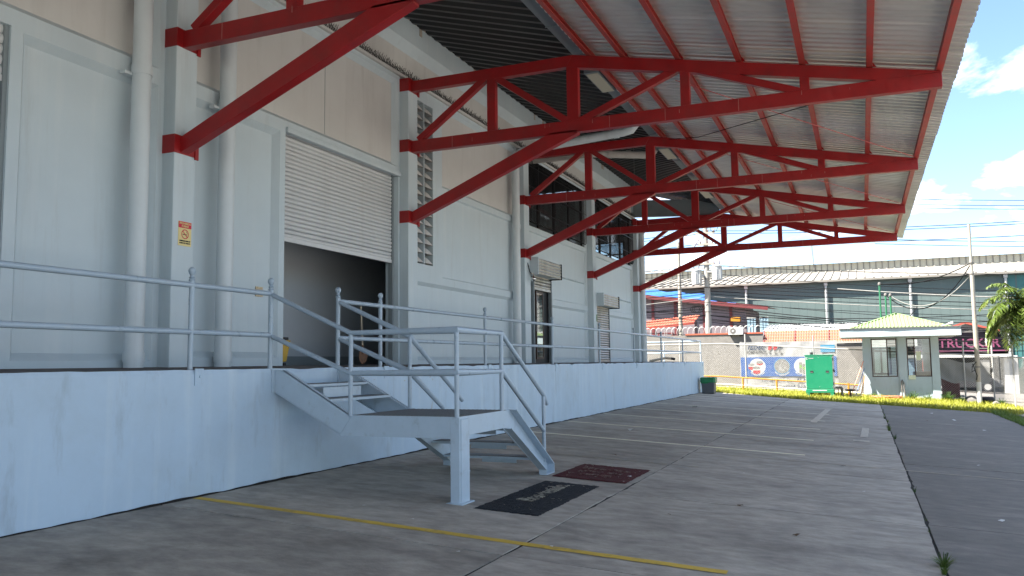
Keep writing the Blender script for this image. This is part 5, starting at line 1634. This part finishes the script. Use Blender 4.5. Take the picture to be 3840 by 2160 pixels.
MB().box(ex0 - .045, ex1 + .03, ey1 - .03, ey0 + .03, fz1, fz1 + .03).build('drip_edge', 'stone', bo)
apex_a, apex_b = (42.55, -8.0, 3.50), (42.95, -8.2, 3.50)
rx0, rx1, ry0, ry1 = 40.85, 44.6, -6.1, -10.2
rzb = fz1 + .02
mb = MB()
A, B_, C_, D_ = (rx0, ry0, rzb), (rx0, ry1, rzb), (rx1, ry1, rzb), (rx1, ry0, rzb)
n = 27
Pa = Vector((42.7, -8.1, 3.48))
for (p, q) in ((A, B_), (B_, C_), (C_, D_), (D_, A)):
    p, q = Vector(p), Vector(q)
    mb.add([p, q, Pa], [(0, 1, 2)])
rfo = mb.build('roof', 'booth_roof', bo)
mb = MB()
for (p, q) in ((A, B_), (D_, A)):
    p, q = Vector(p), Vector(q)
    m_ = (p + q) / 2
    nrm = (q - p).cross(Pa - p).normalized()
    if nrm.z < 0: nrm = -nrm
    for i in range(1, n):
        t_ = i / n
        s_ = p.lerp(q, t_)
        up_dir = (Pa - m_)
        L = 1 - abs(2 * t_ - 1)
        mb.beam(s_ + nrm * .02, s_ + up_dir * L * .97 + nrm * .02, 0.055, 0.07, up=nrm)
mb.build('roof_ribs', 'booth_roof', rfo)
for p in (A, B_, C_, D_): MB().beam(p, Pa + Vector((0, 0, .02)), .13, .05).build('hip_cap', 'booth_roof', rfo)
# masts and a lamp on the booth
for (x, y, z0_, z1_, lb) in ((42.2, -7.45, 3.0, 4.85, 'tallest green mast with cable head behind the booth roof'), (43.4, -7.72, 3.1, 4.42, 'middle green mast behind the booth roof'), (43.2, -7.92, 3.2, 4.38, 'short green mast behind the booth ridge')):
    t = thing('cable_mast', lb, 'mast', (x, y, z0_))
    MB().tube([(x, y, z0_), (x, y, z1_)], 0.04, 8).build('pole', 'green_post', t, smooth=True)
    MB().lathe((x, y, z1_), [(.06, -.04), (.075, .02), (.05, .08), (.02, .1)], 10).build('weather_head', 'stone', t, smooth=True)
fl_ = thing('flood_lamp', 'small pale flood lamp on the right corner of the booth roof', 'lamp', (40.7, -10.0, 2.8))
MB().tube([(40.7, -9.85, 2.79), (40.7, -10.1, 2.88)], .02, 6).build('arm', 'white_dirty', fl_)
MB().tube([(40.7, -10.08, 2.86), (40.65, -10.28, 2.90)], .05, 10, r2=.08).build('head', 'white_dirty', fl_, smooth=True)
# brooms leaning on the booth
brooms = [((40.6, -6.03, 0.10), (41.3, -6.60, 1.28), 'hose', 'red-handled broom leaning on the left side of the booth'), ((40.7, -6.22, 0.0), (41.3, -6.62, .95), 'blue_handle', 'blue-handled mop leaning on the booth, next to the red broom'), ((40.8, -6.38, -.05), (41.3, -6.62, .80), 'white_dirty', 'pale-handled mop leaning on the booth beside its blue neighbour'), ((40.9, -6.45, -.05), (41.3, -6.62, .62), 'orange', 'short orange-handled broom closest to the booth wall')]
for a, b_, m_, lb in brooms:
    t = thing('broom', lb, 'broom', (a[0], a[1], gz(a[1])))
    a = Vector(a); b_ = Vector(b_); a.z = gz(a.y) + .12
    MB().tube([a, b_], .018, 7).build('handle', m_, t, smooth=True)
    d = (a - b_).normalized()
    MB().add([a + Vector((0, -.10, 0)), a + Vector((0, .10, 0)), a + d * .16 + Vector((0, .13, 0)), a + d * .16 + Vector((0, -.13, 0)), a + Vector((.05, -.10, 0)), a + Vector((.05, .10, 0)), a + d * .16 + Vector((.09, .13, 0)), a + d * .16 + Vector((.09, -.13, 0))],
             [(0, 1, 2, 3), (4, 7, 6, 5), (0, 4, 5, 1), (1, 5, 6, 2), (2, 6, 7, 3), (3, 7, 4, 0)]).build('bristles', 'hose' if m_ == 'orange' else 'wood', t)
# hose heap
hs = MB()
rnd = random.Random(31)
pts = []
for i in range(90):
    a = i * 0.42
    pts.append((40.55 + .22 * math.sin(a) + rnd.uniform(-.03, .03), -7.45 + .62 * math.cos(a) + rnd.uniform(-.05, .05), gz(-7.4) + .03 + .0012 * i))
hs.tube(pts, 0.022, 5)
tag(hs.build('garden_hose', 'hose'), 'heap of coiled orange hose on the grass before the booth', 'hose')
tag(MB().tube([(41.35, -8.15, gz(-8) - .1), (41.33, -8.14, .35), (41.33, -8.17, .42), (41.33, -8.22, .30), (41.33, -8.26, gz(-8))], .025, 6).build('stand_pipe', 'stone'), 'dark looped standpipe on the booth front between its windows', 'pipe')

# red gate post, stones, tyre
gp = thing('red_gate_panel', 'dark red ribbed metal panel at the right side of the booth', 'panel', (44.6, -10.2, gz(-10.2)))
mb = MB().box(44.6, 44.66, -10.75, -10.0, gz(-10.4) - .1, 0.62)
mb.build('panel', 'maroon', gp)
for i in range(6): MB().box(44.57, 44.60, -10.1 - i * .12, -10.05 - i * .12, gz(-10.4), .60).build('rib', 'maroon', gp)
def rock(c, r, name, label, cat, m_='stone', seed=0, sq=.7):
    rnd = random.Random(seed)
    mb = MB()
    n, m2 = 10, 6
    for j in range(m2 + 1):
        for i in range(n):
            t_ = math.pi * j / m2; a = 2 * math.pi * i / n; q = r * rnd.uniform(.82, 1.1)
            mb.v.append((c[0] + q * math.sin(t_) * math.cos(a), c[1] + q * math.sin(t_) * math.sin(a), c[2] + q * sq * math.cos(t_)))
    for j in range(m2):
        for i in range(n):
            a, b_ = j * n + i, j * n + (i + 1) % n
            mb.f.append([a + n, b_ + n, b_, a]); mb.m.append(0)
    return tag(mb.build(name, m_, smooth=True), label, cat)
rock((41.7, -10.9, gz(-11) + .12), .28, 'stone', 'grey rough stone left of the pale pole base', 'stone', seed=1)
rock((41.0, -11.75, gz(-11.7) + .05), .16, 'stone', 'small dark stone right of the pale pole base', 'stone', seed=2)
ty = thing('old_tyre', 'black old tyre standing behind the pale pole base', 'tyre', (42.6, -11.6, gz(-11.6)))
mb = MB()
n, m2 = 24, 8
for i in range(n):
    for j in range(m2):
        a, b_ = 2 * math.pi * i / n, 2 * math.pi * j / m2
        r = .24 + .09 * math.cos(b_)
        mb.v.append((42.6 + r * math.cos(a), -11.6 + r * math.sin(a), gz(-11.6) + .14 + .13 * math.sin(b_)))
for i in range(n):
    for j in range(m2):
        a = i * m2 + j; b_ = i * m2 + (j + 1) % m2; c_ = ((i + 1) % n) * m2 + (j + 1) % m2; d_ = ((i + 1) % n) * m2 + j
        mb.f.append([a, d_, c_, b_]); mb.m.append(0)
mb.build('tread', 'rubber', ty, smooth=True)
MB().lathe((42.6, -11.6, gz(-11.6)), [(.16, 0.0), (.16, .2)], 16).build('hub_soil', 'soil', ty)

# ------------------------------------------------------------------ poles
fp = thing('metal_pole', 'tall pale metal pole with white painted foot right of the booth', 'pole', (41.5, -11.2, gz(-11.2)))
px, py = 41.5, -11.2
for z0_, z1_, r0, m_ in ((gz(py) - .1, .32, .10, 'white'), (.32, 3.0, .098, 'pole_metal'), (3.0, 5.2, .085, 'pole_metal'), (5.2, 7.3, .062, 'pole_metal')):
    MB().tube([(px, py, z0_), (px + .0, py, z1_)], r0, 12).build('section', m_, fp, smooth=True)
for z in (.95, 5.05, 5.55): MB().tube([(px, py, z), (px, py, z + .05)], .107 if z < 3 else .10, 12).build('band', 'stone', fp, smooth=True)
cbl = MB()
for i in range(26):
    pass
MB().tube([(px - .12, py + .05, 1.2), (px - .14, py + .22, 1.0), (px - .14, py + .25, .75), (px - .14, py + .12, .85), (px - .14, py + .2, 1.1), (px - .13, py + .05, .6), (px - .12, py + .1, .4)], .018, 5).build('cable_knot', 'wire', fp)

def utility_pole(x, y, h, label, taper=(.17, .11), m_='pole_concrete'):
    t = thing('utility_pole', label, 'pole', (x, y, gz(y)))
    MB().tube([(x, y, -.3), (x, y, h)], taper[0], 12, r2=taper[1]).build('shaft', m_, t, smooth=True)
    return t
u1 = utility_pole(50.0, 3.45, 8.6, 'slim tan utility pole left of the transformer pole', (.15, .09), 'pole_metal')
MB().tube([(50, 3.6, 2.1), (50.0, 3.6, 0.2)], .05, 6).build('conduit', 'galv_pipe', u1)
u2 = utility_pole(48.2, 1.5, 9.3, 'thick concrete utility pole carrying two grey transformers', (.21, .13))
for (dy, z, nm) in ((.55, 5.75, 0), (-.62, 5.95, 1)):
    tr_ = MB().lathe((48.0, 1.5 + dy, z), [(.24, 0), (.27, .03), (.27, .78), (.29, .80), (.29, .86), (.12, .93)], 18).build('transformer', 'transformer', u2, smooth=True)
    for s in (-.12, .12):
        MB().tube([(48.0, 1.5 + dy + s, z + .88), (48.0, 1.5 + dy + s * 1.5, z + 1.28)], .035, 8, r2=.02).build('bushing', 'insul', tr_)
    mb = MB()
    for q in range(8):
        a = q * .785
        mb.box(48.0 + .27 * math.cos(a) - .02, 48.0 + .27 * math.cos(a) + .02, 1.5 + dy + .27 * math.sin(a) - .02, 1.5 + dy + .27 * math.sin(a) + .02, z + .1, z + .7)
    mb.build('cooling_fins', 'transformer', tr_)
    MB().beam((48.1, 1.5, z + .55), (48.0, 1.5 + dy, z + .55), .06, .08).build('mount', 'galv_pipe', u2)
for z, w in ((8.75, 1.0), (8.1, .8), (6.95, .9)):
    ca = MB().beam((48.05, 1.5 - w * .55, z), (48.05, 1.5 + w * .55, z), .09, .11).build('cross_arm', 'pole_metal', u2)
    for q in (-.5, -.15, .35):
        MB().lathe((48.05, 1.5 + q * w, z + .05), [(.02, 0), (.05, .04), (.03, .07), (.05, .10), (.02, .16)], 8).build('insulator', 'insul', ca, smooth=True)
MB().tube([(48.05, 1.85, 8.4), (47.95, 2.1, 8.0), (47.95, 2.2, 7.6)], .03, 6).build('fuse_cutout', 'insul', u2)
mb = MB()
pts = [(48.0 + .0, 1.15 - .30 * math.sin(i * .35) - .02 * i, 9.2 + .32 * math.cos(i * .35) - .01 * i) for i in range(14)]
mb.tube(pts, .014, 5); mb.build('jumper_loop', 'wire', u2)
mb = MB()
for k_ in range(3):
    mb.tube([(48.0, 2.0 + .26 * math.cos(q * .45 + k_) + .1 * k_, 4.35 + .2 * math.sin(q * .45 + k_)) for q in range(15)], .02, 5)
mb.build('cable_coil', 'wire', u2)

# ------------------------------------------------------------------ overhead cables along the street
def cable(p, q, sag, r, mname, label, group='overhead street cables', n=16):
    p, q = Vector(p), Vector(q)
    pts = []
    for i in range(n + 1):
        t_ = i / n
        c = p.lerp(q, t_); c.z -= sag * 4 * t_ * (1 - t_)
        pts.append(c)
    return tag(MB().tube(pts, r, 4, caps=False).build('overhead_cable', mname), label, 'cable', group)


rc = random.Random(41)
LOW = 'dark cable in the bundle of low street cables behind the booth'
hz = [6.9, 6.45, 6.1, 5.82, 5.6, 5.42, 5.25, 5.08, 4.9, 4.72, 4.55, 4.38, 4.2, 4.0, 3.8, 3.62]
for i, z in enumerate(hz):
    x = 48.2 + rc.uniform(-.25, .25)
    y_r = -34
    drop = 1.9 + rc.uniform(-.5, .35)
    rr_ = rc.choice((.014, .018, .022, .028))
    pale = i in (7,)
    cable((x, 1.5, z), (x + rc.uniform(-1, 1), y_r, z - drop), rc.uniform(.35, 1.1), rr_ if not pale else .022, 'wire_pale' if pale else 'wire', 'single pale cable in the bundle of low street cables behind the booth' if pale else LOW, None if pale else 'overhead street cables')
    cable((x, 1.5, z), (x + rc.uniform(-1, 2), 26, z + rc.uniform(.1, .9)), rc.uniform(.25, .8), rr_ if not pale else .02, 'wire_pale' if pale else 'wire', 'street cable running left from the transformer pole', 'street cables left of the pole')
for i, (z, x) in enumerate(((3.3, 48.4), (2.9, 48.9), (4.6, 49.6), (5.1, 49.8))):
    cable((x, 14, z + .6), (x, -20, z - 1.1), .5 + .2 * i, .02, 'wire', LOW)
for dz, dx in ((8.9, 0), (8.8, .35), (8.15, 0)):
    cable((48.1 + dx, 1.7, dz), (52, -40, dz + 1.0), .9, .018, 'wire', 'thin high-voltage line on the top arms of the transformer pole', 'high-voltage lines')
    cable((48.1 + dx, 1.7, dz), (52, 34, dz + .6), .6, .018, 'wire', 'thin high-voltage line leaving the transformer pole to the left', 'high-voltage lines at left')
for (z0_, z1_), od in zip(((10.35, 9.35), (10.05, 9.08), (9.85, 8.9), (8.05, 7.2), (7.78, 6.95)), ('topmost', 'second', 'third', 'fourth', 'lowest')):
    cable((50, -7.5, z0_), (50, -17.5, z1_), .05, .016, 'wire', od + ' of five thin power lines against the sky right of the canopy', 'power lines right of the canopy')
# service drops between booth mast and pale pole
for a, b_, sg in (((42.2, -7.45, 4.88), (41.5, -11.2, 5.58), .35), ((42.2, -7.45, 4.85), (41.5, -11.2, 5.08), .1), ((43.4, -7.75, 4.40), (41.5, -11.2, 5.55), 1.25), ((43.2, -7.92, 4.36), (41.5, -11.2, 5.1), .9)):
    cable(a, b_, sg, .022, 'wire' if sg != .9 else 'wire_pale', {.35: 'upper black service cable from the tallest booth mast to the pale pole', .1: 'straighter black service cable from the tallest booth mast to the pale pole', 1.25: 'deeply sagging black service cable between booth roof and pale pole', .9: 'sagging pale service cable between booth roof and pale pole'}[sg], 'service cables at the booth')
cable((42.4, -9.0, 3.75), (42.2, -8.65, 3.3), .02, .02, 'wire', 'short drop wire hanging over the booth roof')
cable((47.5, -5.5, 5.15), (47.5, -17, 4.1), .1, .03, 'wire_pale', 'pale taut cable crossing behind the booth masts towards the palm')

# ------------------------------------------------------------------ big far warehouse
fw = thing('far_warehouse', 'long dark green far warehouse with beige ribbed roof and pale ridge monitor', 'building', (68, -8, -1))
fx, fe = 68.5, 7.5
fy0, fy1, fsplit = 24.0, -40.0, -16.4
mb = MB().box(fx, fx + .2, fsplit, fy0, -2.5, fe - .1); mb.build('wall', 'wh_wall', fw)
mb = MB().box(fx, fx + .2, fy1, fsplit - .01, -2.5, fe - .1); mb.build('wall', 'wh_teal', fw)
mb = MB()
y = fy0
while y > -30:
    mb.box(fx - .008, fx - .002, y - .10, y, -2.4, fe - .12); y -= 0.62
mb.build('wall_ribs', 'wh_wall', fw)['kind'] = 'stuff'
for y in (1.8, -4.2, -10.1, -16.3):
    MB().tube([(fx - .18, y, fe - .35), (fx - .18, y, -1.5)], .09, 8).build('downpipe', 'transformer', fw, smooth=True)
    MB().box(fx - .3, fx - .06, y - .13, y + .13, fe - .40, fe - .1).build('rainwater_head', 'white_dirty', fw)
rx_, rz_ = 79.2, 9.25
mb = MB()
mb.quad((fx - .45, fy0, fe), (fx - .45, fy1, fe), (rx_, fy1, rz_), (rx_, fy0, rz_))
mb.quad((fx - .45, fy0, fe - .14), (fx - .45, fy1, fe - .14), (fx - .45, fy1, fe), (fx - .45, fy0, fe))
fr_ = mb.build('roof', 'wh_roof', fw)
mb = MB()
y = fy0
while y > -30:
    mb.beam((fx - .45, y, fe + .03), (rx_, y, rz_ + .03), .10, .09); y -= 0.62
mb.build('roof_ribs', 'wh_roof', fr_)['kind'] = 'stuff'
mn = MB().box(rx_, rx_ + 2.2, fy1, fy0, rz_ - .2, rz_ + .72).build('ridge_monitor', 'wh_mon', fw)
mb = MB()
y = fy0
while y > -30:
    mb.box(rx_ - .06, rx_ - .003, y - .07, y, rz_ + .06, rz_ + .68); y -= 0.5
mb.build('monitor_ribs', 'wh_roof', mn)['kind'] = 'stuff'
mb = MB()
y = fy0
while y > -30:
    mb.quad((rx_ - .35, y, rz_ + .74), (rx_ - .35, y - .35, rz_ + .74), (rx_ + 1.4, y - .35, rz_ + 1.05), (rx_ + 1.4, y, rz_ + 1.05))
    mb.quad((rx_ - .35, y - .35, rz_ + .74), (rx_ - .35, y - .5, rz_ + .84), (rx_ + 1.4, y - .5, rz_ + 1.15), (rx_ + 1.4, y - .35, rz_ + 1.05))
    mb.quad((rx_ - .35, y - .5, rz_ + .84), (rx_ - .35, y - .65, rz_ + .74), (rx_ + 1.4, y - .65, rz_ + 1.05), (rx_ + 1.4, y - .5, rz_ + 1.15))
    y -= .65
mb.build('monitor_cap', 'wh_roof', mn)
MB().box(fx - .35, fx - .30, -5.0, 0.6, 2.6, 3.9).build('wall_banner', 'teal_banner', fw)
MB().box(fx - .30, fx - .25, 0.61, 4.2, 2.4, 3.7).build('wall_banner', 'wh_teal', fw)
an = thing('tv_antenna', 'thin television antenna on the roof of the far warehouse', 'antenna', (79, -2.9, rz_))
MB().tube([(79, -2.95, rz_), (79, -2.75, rz_ + 3.1)], .035, 6).build('mast', 'stone', an)
MB().tube([(79, -3.15, rz_ + 2.75), (79, -2.3, rz_ + 2.68)], .025, 5).build('boom', 'stone', an)
for q in (-3.1, -2.75, -2.4): MB().tube([(78.7, q, rz_ + 2.72), (79.3, q, rz_ + 2.72)], .018, 4).build('element', 'stone', an)

# ------------------------------------------------------------------ two-storey house at the left, blue tarp and red fascia
hs_ = thing('mauve_house', 'mauve two-storey house with maroon eaves left of the far warehouse', 'building', (58, 6, 0))
hx = 58.0
def hz_(y): return 5.0 + (y + .35) * .132
mb = MB()
mb.add([(hx, 22, -1), (hx, 0.6, -1), (hx, 0.6, hz_(.6) - .1), (hx, 22, hz_(22) - .1), (hx + 8, 22, -1), (hx + 8, .6, -1), (hx + 8, .6, hz_(.6) - .1), (hx + 8, 22, hz_(22) - .1)],
       [(0, 1, 2, 3), (1, 5, 6, 2), (4, 7, 6, 5)])
mb.build('wall', 'mauve', hs_)
mb = MB()
mb.add([(hx - .5, 22, hz_(22)), (hx - .5, -.9, hz_(-.9)), (hx + 8, -.9, hz_(-.9) + .3), (hx + 8, 22, hz_(22) + .3)], [(0, 1, 2, 3)])
ho = mb.build('roof', 'tile_d', hs_)
MB().beam((hx - .52, 22, hz_(22) - .08), (hx - .52, -.9, hz_(-.9) - .08), .06, .26).build('fascia', 'maroon', ho)
for y in (7.0, 5.4, 3.4, 1.6): MB().box(hx - .06, hx - .003, y - .10, y + .10, 0, hz_(y) - .15).build('pilaster', 'maroon', hs_)
for (a, b_, z0_, z1_) in ((3.2, 1.9, 1.6, 3.1), (1.4, .9, 1.4, 2.9), (6.7, 5.6, 2.0, 3.4)):
    w_ = MB().box(hx - .05, hx - .004, b_, a, z0_, z1_).build('window', 'maroon', hs_)
    MB().box(hx - .06, hx - .052, b_ + .12, a - .12, z0_ + .12, z1_ - .12).build('pane', 'mauve', w_)
MB().box(hx - .9, hx - .5, .9, 1.5, 4.0, 4.3).build('hanging_lamp', 'orange', hs_)
# folded blue tarp on the roof
mb = MB()
rnd = random.Random(19)
nY, nX = 26, 6
def tz(i, j): return None
for i in range(nY + 1):
    y = 11.5 - 10.2 * i / nY
    for j in range(nX + 1):
        x = hx - .45 + 2.6 * j / nX
        mb.v.append((x, y, hz_(y) + .06 + .10 * j / nX + .10 * math.sin(y * 3.7 + j) * rnd.uniform(.3, 1) + .45 * (j / nX) * (i < nY * .8)))
for i in range(nY):
    for j in range(nX):
        a = i * (nX + 1) + j
        mb.f.append([a, a + 1, a + nX + 2, a + nX + 1]); mb.m.append(0)
tag(mb.build('blue_tarp', 'tarp'), 'blue tarpaulin spread over the roof of the mauve house', 'tarpaulin')
aw = thing('tile_awning', 'orange tiled awning in front of the mauve house', 'awning', (52, 5, 3.4))
mb = MB()
for i in range(26):
    y0_ = 7.6 - i * .18
    for q in range(3):
        t0, t1 = q / 3, (q + 1) / 3
        s0, s1 = .05 * math.sin(math.pi * t0), .05 * math.sin(math.pi * t1)
        ya, yb_ = y0_ - .18 * t0, y0_ - .18 * t1
        zf = lambda y: 3.35 + (7.6 - y) * .09
        mb.quad((51.4, ya, zf(ya) + s0), (51.4, yb_, zf(yb_) + s1), (53.6, yb_, zf(yb_) + .55 + s1), (53.6, ya, zf(ya) + .55 + s0))
mb.build('tiles', 'tile', aw)
MB().beam((51.38, 7.6, 3.30), (51.38, 2.9, 3.72), .06, .14).build('fascia', 'tile_d', aw)
MB().box(52.6, 53.4, 2.95, 3.1, -1, 3.9).build('gable_wall', 'mauve', aw)
# pale blue upright sheets beside the house
for y0_, lb in ((0.35, 'left pale blue upright metal sheet beside the mauve house'), (-.45, 'right pale blue upright metal sheet beside the mauve house')):
    t = thing('upright_sheet', lb, 'metal sheet', (56.5, y0_, 0))
    mb = MB()
    for i in range(6): mb.yz([(y0_ - i * .09, 1.5), (y0_ - i * .09 - .09, 1.5), (y0_ - i * .09 - .09, 4.15), (y0_ - i * .09, 4.15)], 56.5 - .03 * (i % 2), 56.54)
    mb.build('corrugated_sheet', 'sheet_blue', t)
    MB().box(56.45, 56.6, y0_ - .56, y0_ + .02, 4.151, 4.22).build('top_rail', 'white_dirty', t)

# ------------------------------------------------------------------ shop front on the right
sp_ = thing('shop_building', 'dark shop front with pink lettering seen between the booth and palm', 'building', (60, -13, -.8))
sx = 60.0
MB().box(sx, sx + .3, -15.0, -9.6, 1.72, 3.0).build('sign_board', 'sign_dark', sp_)
text('TRUCKER', 0.78, (sx - .02, -12.85, 2.28), BR, BU, 'pink', sp_, bold=0.012, sx=1.02)
MB().box(sx - .06, sx - .002, -15.0, -9.6, 1.76, 1.86).build('sign_trim', 'pink', sp_)
mb = MB()
mb.beam((sx - .1, -10.9, 3.05), (sx - .1, -12.7, 3.62), .1, .12); mb.beam((sx - .1, -12.7, 3.62), (sx - .1, -14.6, 3.05), .1, .12)
mb.build('gable_trim', 'tile_d', sp_)
mb = MB(); mb.add([(sx, -10.6, 3.0), (sx, -14.8, 3.0), (sx, -12.7, 3.6), (sx + 7, -10.6, 3.0), (sx + 7, -14.8, 3.0), (sx + 7, -12.7, 3.6)], [(0, 1, 2), (0, 2, 5, 3), (1, 4, 5, 2)])
mb.build('roof', 'stone', sp_)
MB().box(sx - 1.0, sx + .3, -15.0, -9.2, 1.40, 1.60).build('canopy_edge', 'white_dirty', sp_)
mb = MB()
mb.quad((sx + 5, -15, -1.2), (sx + 5, -9.2, -1.2), (sx + 5, -9.2, 3), (sx + 5, -15, 3))
mb.quad((sx, -9.2, -1.2), (sx + 5, -9.2, -1.2), (sx + 5, -9.2, 3), (sx, -9.2, 3))
mb.quad((sx, -15, -1.2), (sx + 5, -15, -1.2), (sx + 5, -15, 3), (sx, -15, 3))
mb.quad((sx, -15, 1.61), (sx + 5, -15, 1.61), (sx + 5, -9.2, 1.61), (sx, -9.2, 1.61))
mb.build('back_wall', 'interior_dark', sp_)
MB().tube([(sx - .9, -10.15, 1.4), (sx - .9, -10.15, -.6)], .07, 8).build('porch_post', 'tile_d', sp_)
MB().box(sx - .6, sx - .2, -9.75, -9.25, -.6, 1.4).build('porch_pillar', 'sheet_blue', sp_)
MB().box(sx - .6, sx - .1, -15.4, -14.65, -1.0, 1.5).build('brick_pillar', 'white', sp_)
tw = thing('teal_shop_wall', 'teal corrugated shop wall behind the palm at the right edge', 'wall', (60, -17, -.9))
MB().box(sx + .2, sx + .4, -24, -15.42, -1.4, 3.3).build('sheet', 'wh_teal', tw)
mb = MB()
for i in range(30): mb.box(sx + .16, sx + .198, -15.5 - i * .28, -15.42 - i * .28, -1.2, 3.28)
mb.build('ribs', 'wh_teal', tw)
mb = MB(); mb.quad((sx - .7, -15.8, .35), (sx - .7, -18.4, .35), (sx + .15, -18.4, .75), (sx + .15, -15.8, .75))
mb.build('red_awning', 'tile_d', tw)
MB().box(sx + .12, sx + .15, -16.9, -16.4, -.35, -.10).build('white_plate', 'white', tw)
cr_ = thing('parked_car', 'dark parked car in the shadow of the shop front', 'car', (57.5, -12.3, gz(-12.3)))
z0_ = gz(-12.3)
mb = MB(); mb.yz([(-10.4, z0_ + .25), (-14.2, z0_ + .25), (-14.3, z0_ + .6), (-13.9, z0_ + .82), (-13.0, z0_ + .9), (-12.5, z0_ + 1.32), (-11.1, z0_ + 1.34), (-10.5, z0_ + .92), (-10.3, z0_ + .7)], 57.0, 58.6)
mb.build('body', 'rubber', cr_, bevel=.06)
MB().yz([(-11.2, z0_ + .93), (-12.85, z0_ + .93), (-12.45, z0_ + 1.26), (-11.25, z0_ + 1.27)], 56.985, 56.995).build('window', 'glass_door', cr_)
for y in (-11.1, -13.4):
    w_ = MB().tube([(56.95, y, z0_ + .30), (57.15, y, z0_ + .30)], .31, 18).build('wheel', 'rubber', cr_, smooth=True)
    MB().tube([(56.94, y, z0_ + .30), (56.96, y, z0_ + .30)], .19, 14).build('rim', 'galv_pipe', w_, smooth=True)
# grey vinyl sheet tied to the fence right of the booth
gb_ = MB()
nY, nZ = 22, 10
for i in range(nY + 1):
    t_ = i / nY
    y = -9.85 - 2.05 * t_
    top_ = 2.0 + gz(y) - .10 + .05 * math.sin(t_ * 9) - .10 * math.sin(math.pi * t_)
    bot_ = .95 + gz(y) + .05 * math.sin(t_ * 11 + 1) - .22 * math.sin(math.pi * ((t_ * 2) % 1)) * .6
    for j in range(nZ + 1):
        s_ = j / nZ
        gb_.v.append((FX + .09 + .05 * math.sin(t_ * 14 + s_ * 4) * math.sin(math.pi * s_), y, bot_ + (top_ - bot_) * s_))
for i in range(nY):
    for j in range(nZ):
        a = i * (nZ + 1) + j
        gb_.f.append([a, a + nZ + 1, a + nZ + 2, a + 1]); gb_.m.append(0)
tag(gb_.build('vinyl_sheet', 'banner_grey', smooth=True), 'sagging grey vinyl sheet tied to the fence right of the booth', 'sheet')

# ------------------------------------------------------------------ palm
pm = thing('palm_tree', 'short bushy palm at the right edge of the photo', 'palm', (39.2, -13.05, gz(-13.2)))
pc = Vector((39.2, -12.72, 3.2))
MB().tube([(39.2, -13.05, gz(-13.2) - .2), (39.25, -13.0, 1.0), (39.2, -12.75, 2.75)], .17, 12, r2=.12).build('trunk', 'trunk', pm, smooth=True)
rp = random.Random(6)
nf = 46
for f_ in range(nf):
    az = 2 * math.pi * (f_ * 0.381966) + rp.uniform(-.2, .2)
    el = R(rp.uniform(-5, 80))
    Lf = rp.uniform(1.7, 2.35)
    ns = 16
    d0 = Vector((math.cos(az) * math.cos(el), math.sin(az) * math.cos(el), math.sin(el)))
    p = pc + Vector((rp.uniform(-.08, .08), rp.uniform(-.08, .08), rp.uniform(-.15, .1)))
    d = d0.copy()
    spine = [p.copy()]
    for k_ in range(ns):
        d = (d + Vector((0, 0, -.115 - .03 * k_ / ns * 4))).normalized()
        p = p + d * (Lf / ns)
        spine.append(p.copy())
    mb = MB().tube(spine, .022, 5, r2=.006)
    fo = mb.build('frond', 'frond', pm)
    lf_ = MB()
    for k_ in range(2, ns + 1):
        c = spine[k_]; dd_ = (spine[k_] - spine[k_ - 1]).normalized()
        side = dd_.cross(Vector((0, 0, 1)))
        side = side.normalized() if side.length > .05 else Vector((math.sin(az), -math.cos(az), 0))
        ll = .52 * math.sin(math.pi * min(.97, .18 + .8 * k_ / ns)) ** .7
        for h in range(3):
            for s in (-1, 1):
                c2 = c - dd_ * (Lf / ns) * h / 3
                dr = (side * s + dd_ * rp.uniform(.25, .7) + Vector((0, 0, rp.uniform(-.45, .35)))).normalized()
                wv = dr.cross(Vector((rp.uniform(-.3, .3), rp.uniform(-.3, .3), 1))).normalized() * .03
                m1_ = c2 + dr * ll * .5 + Vector((0, 0, -.02)); e_ = c2 + dr * ll + Vector((0, 0, -.16 * ll - rp.uniform(0, .10)))
                lf_.add([c2 - wv * .6, c2 + wv * .6, m1_ + wv, e_, m1_ - wv], [(0, 1, 2, 4), (4, 2, 3)])
    lf_.build('leaflets', 'frond', fo)['kind'] = 'stuff'
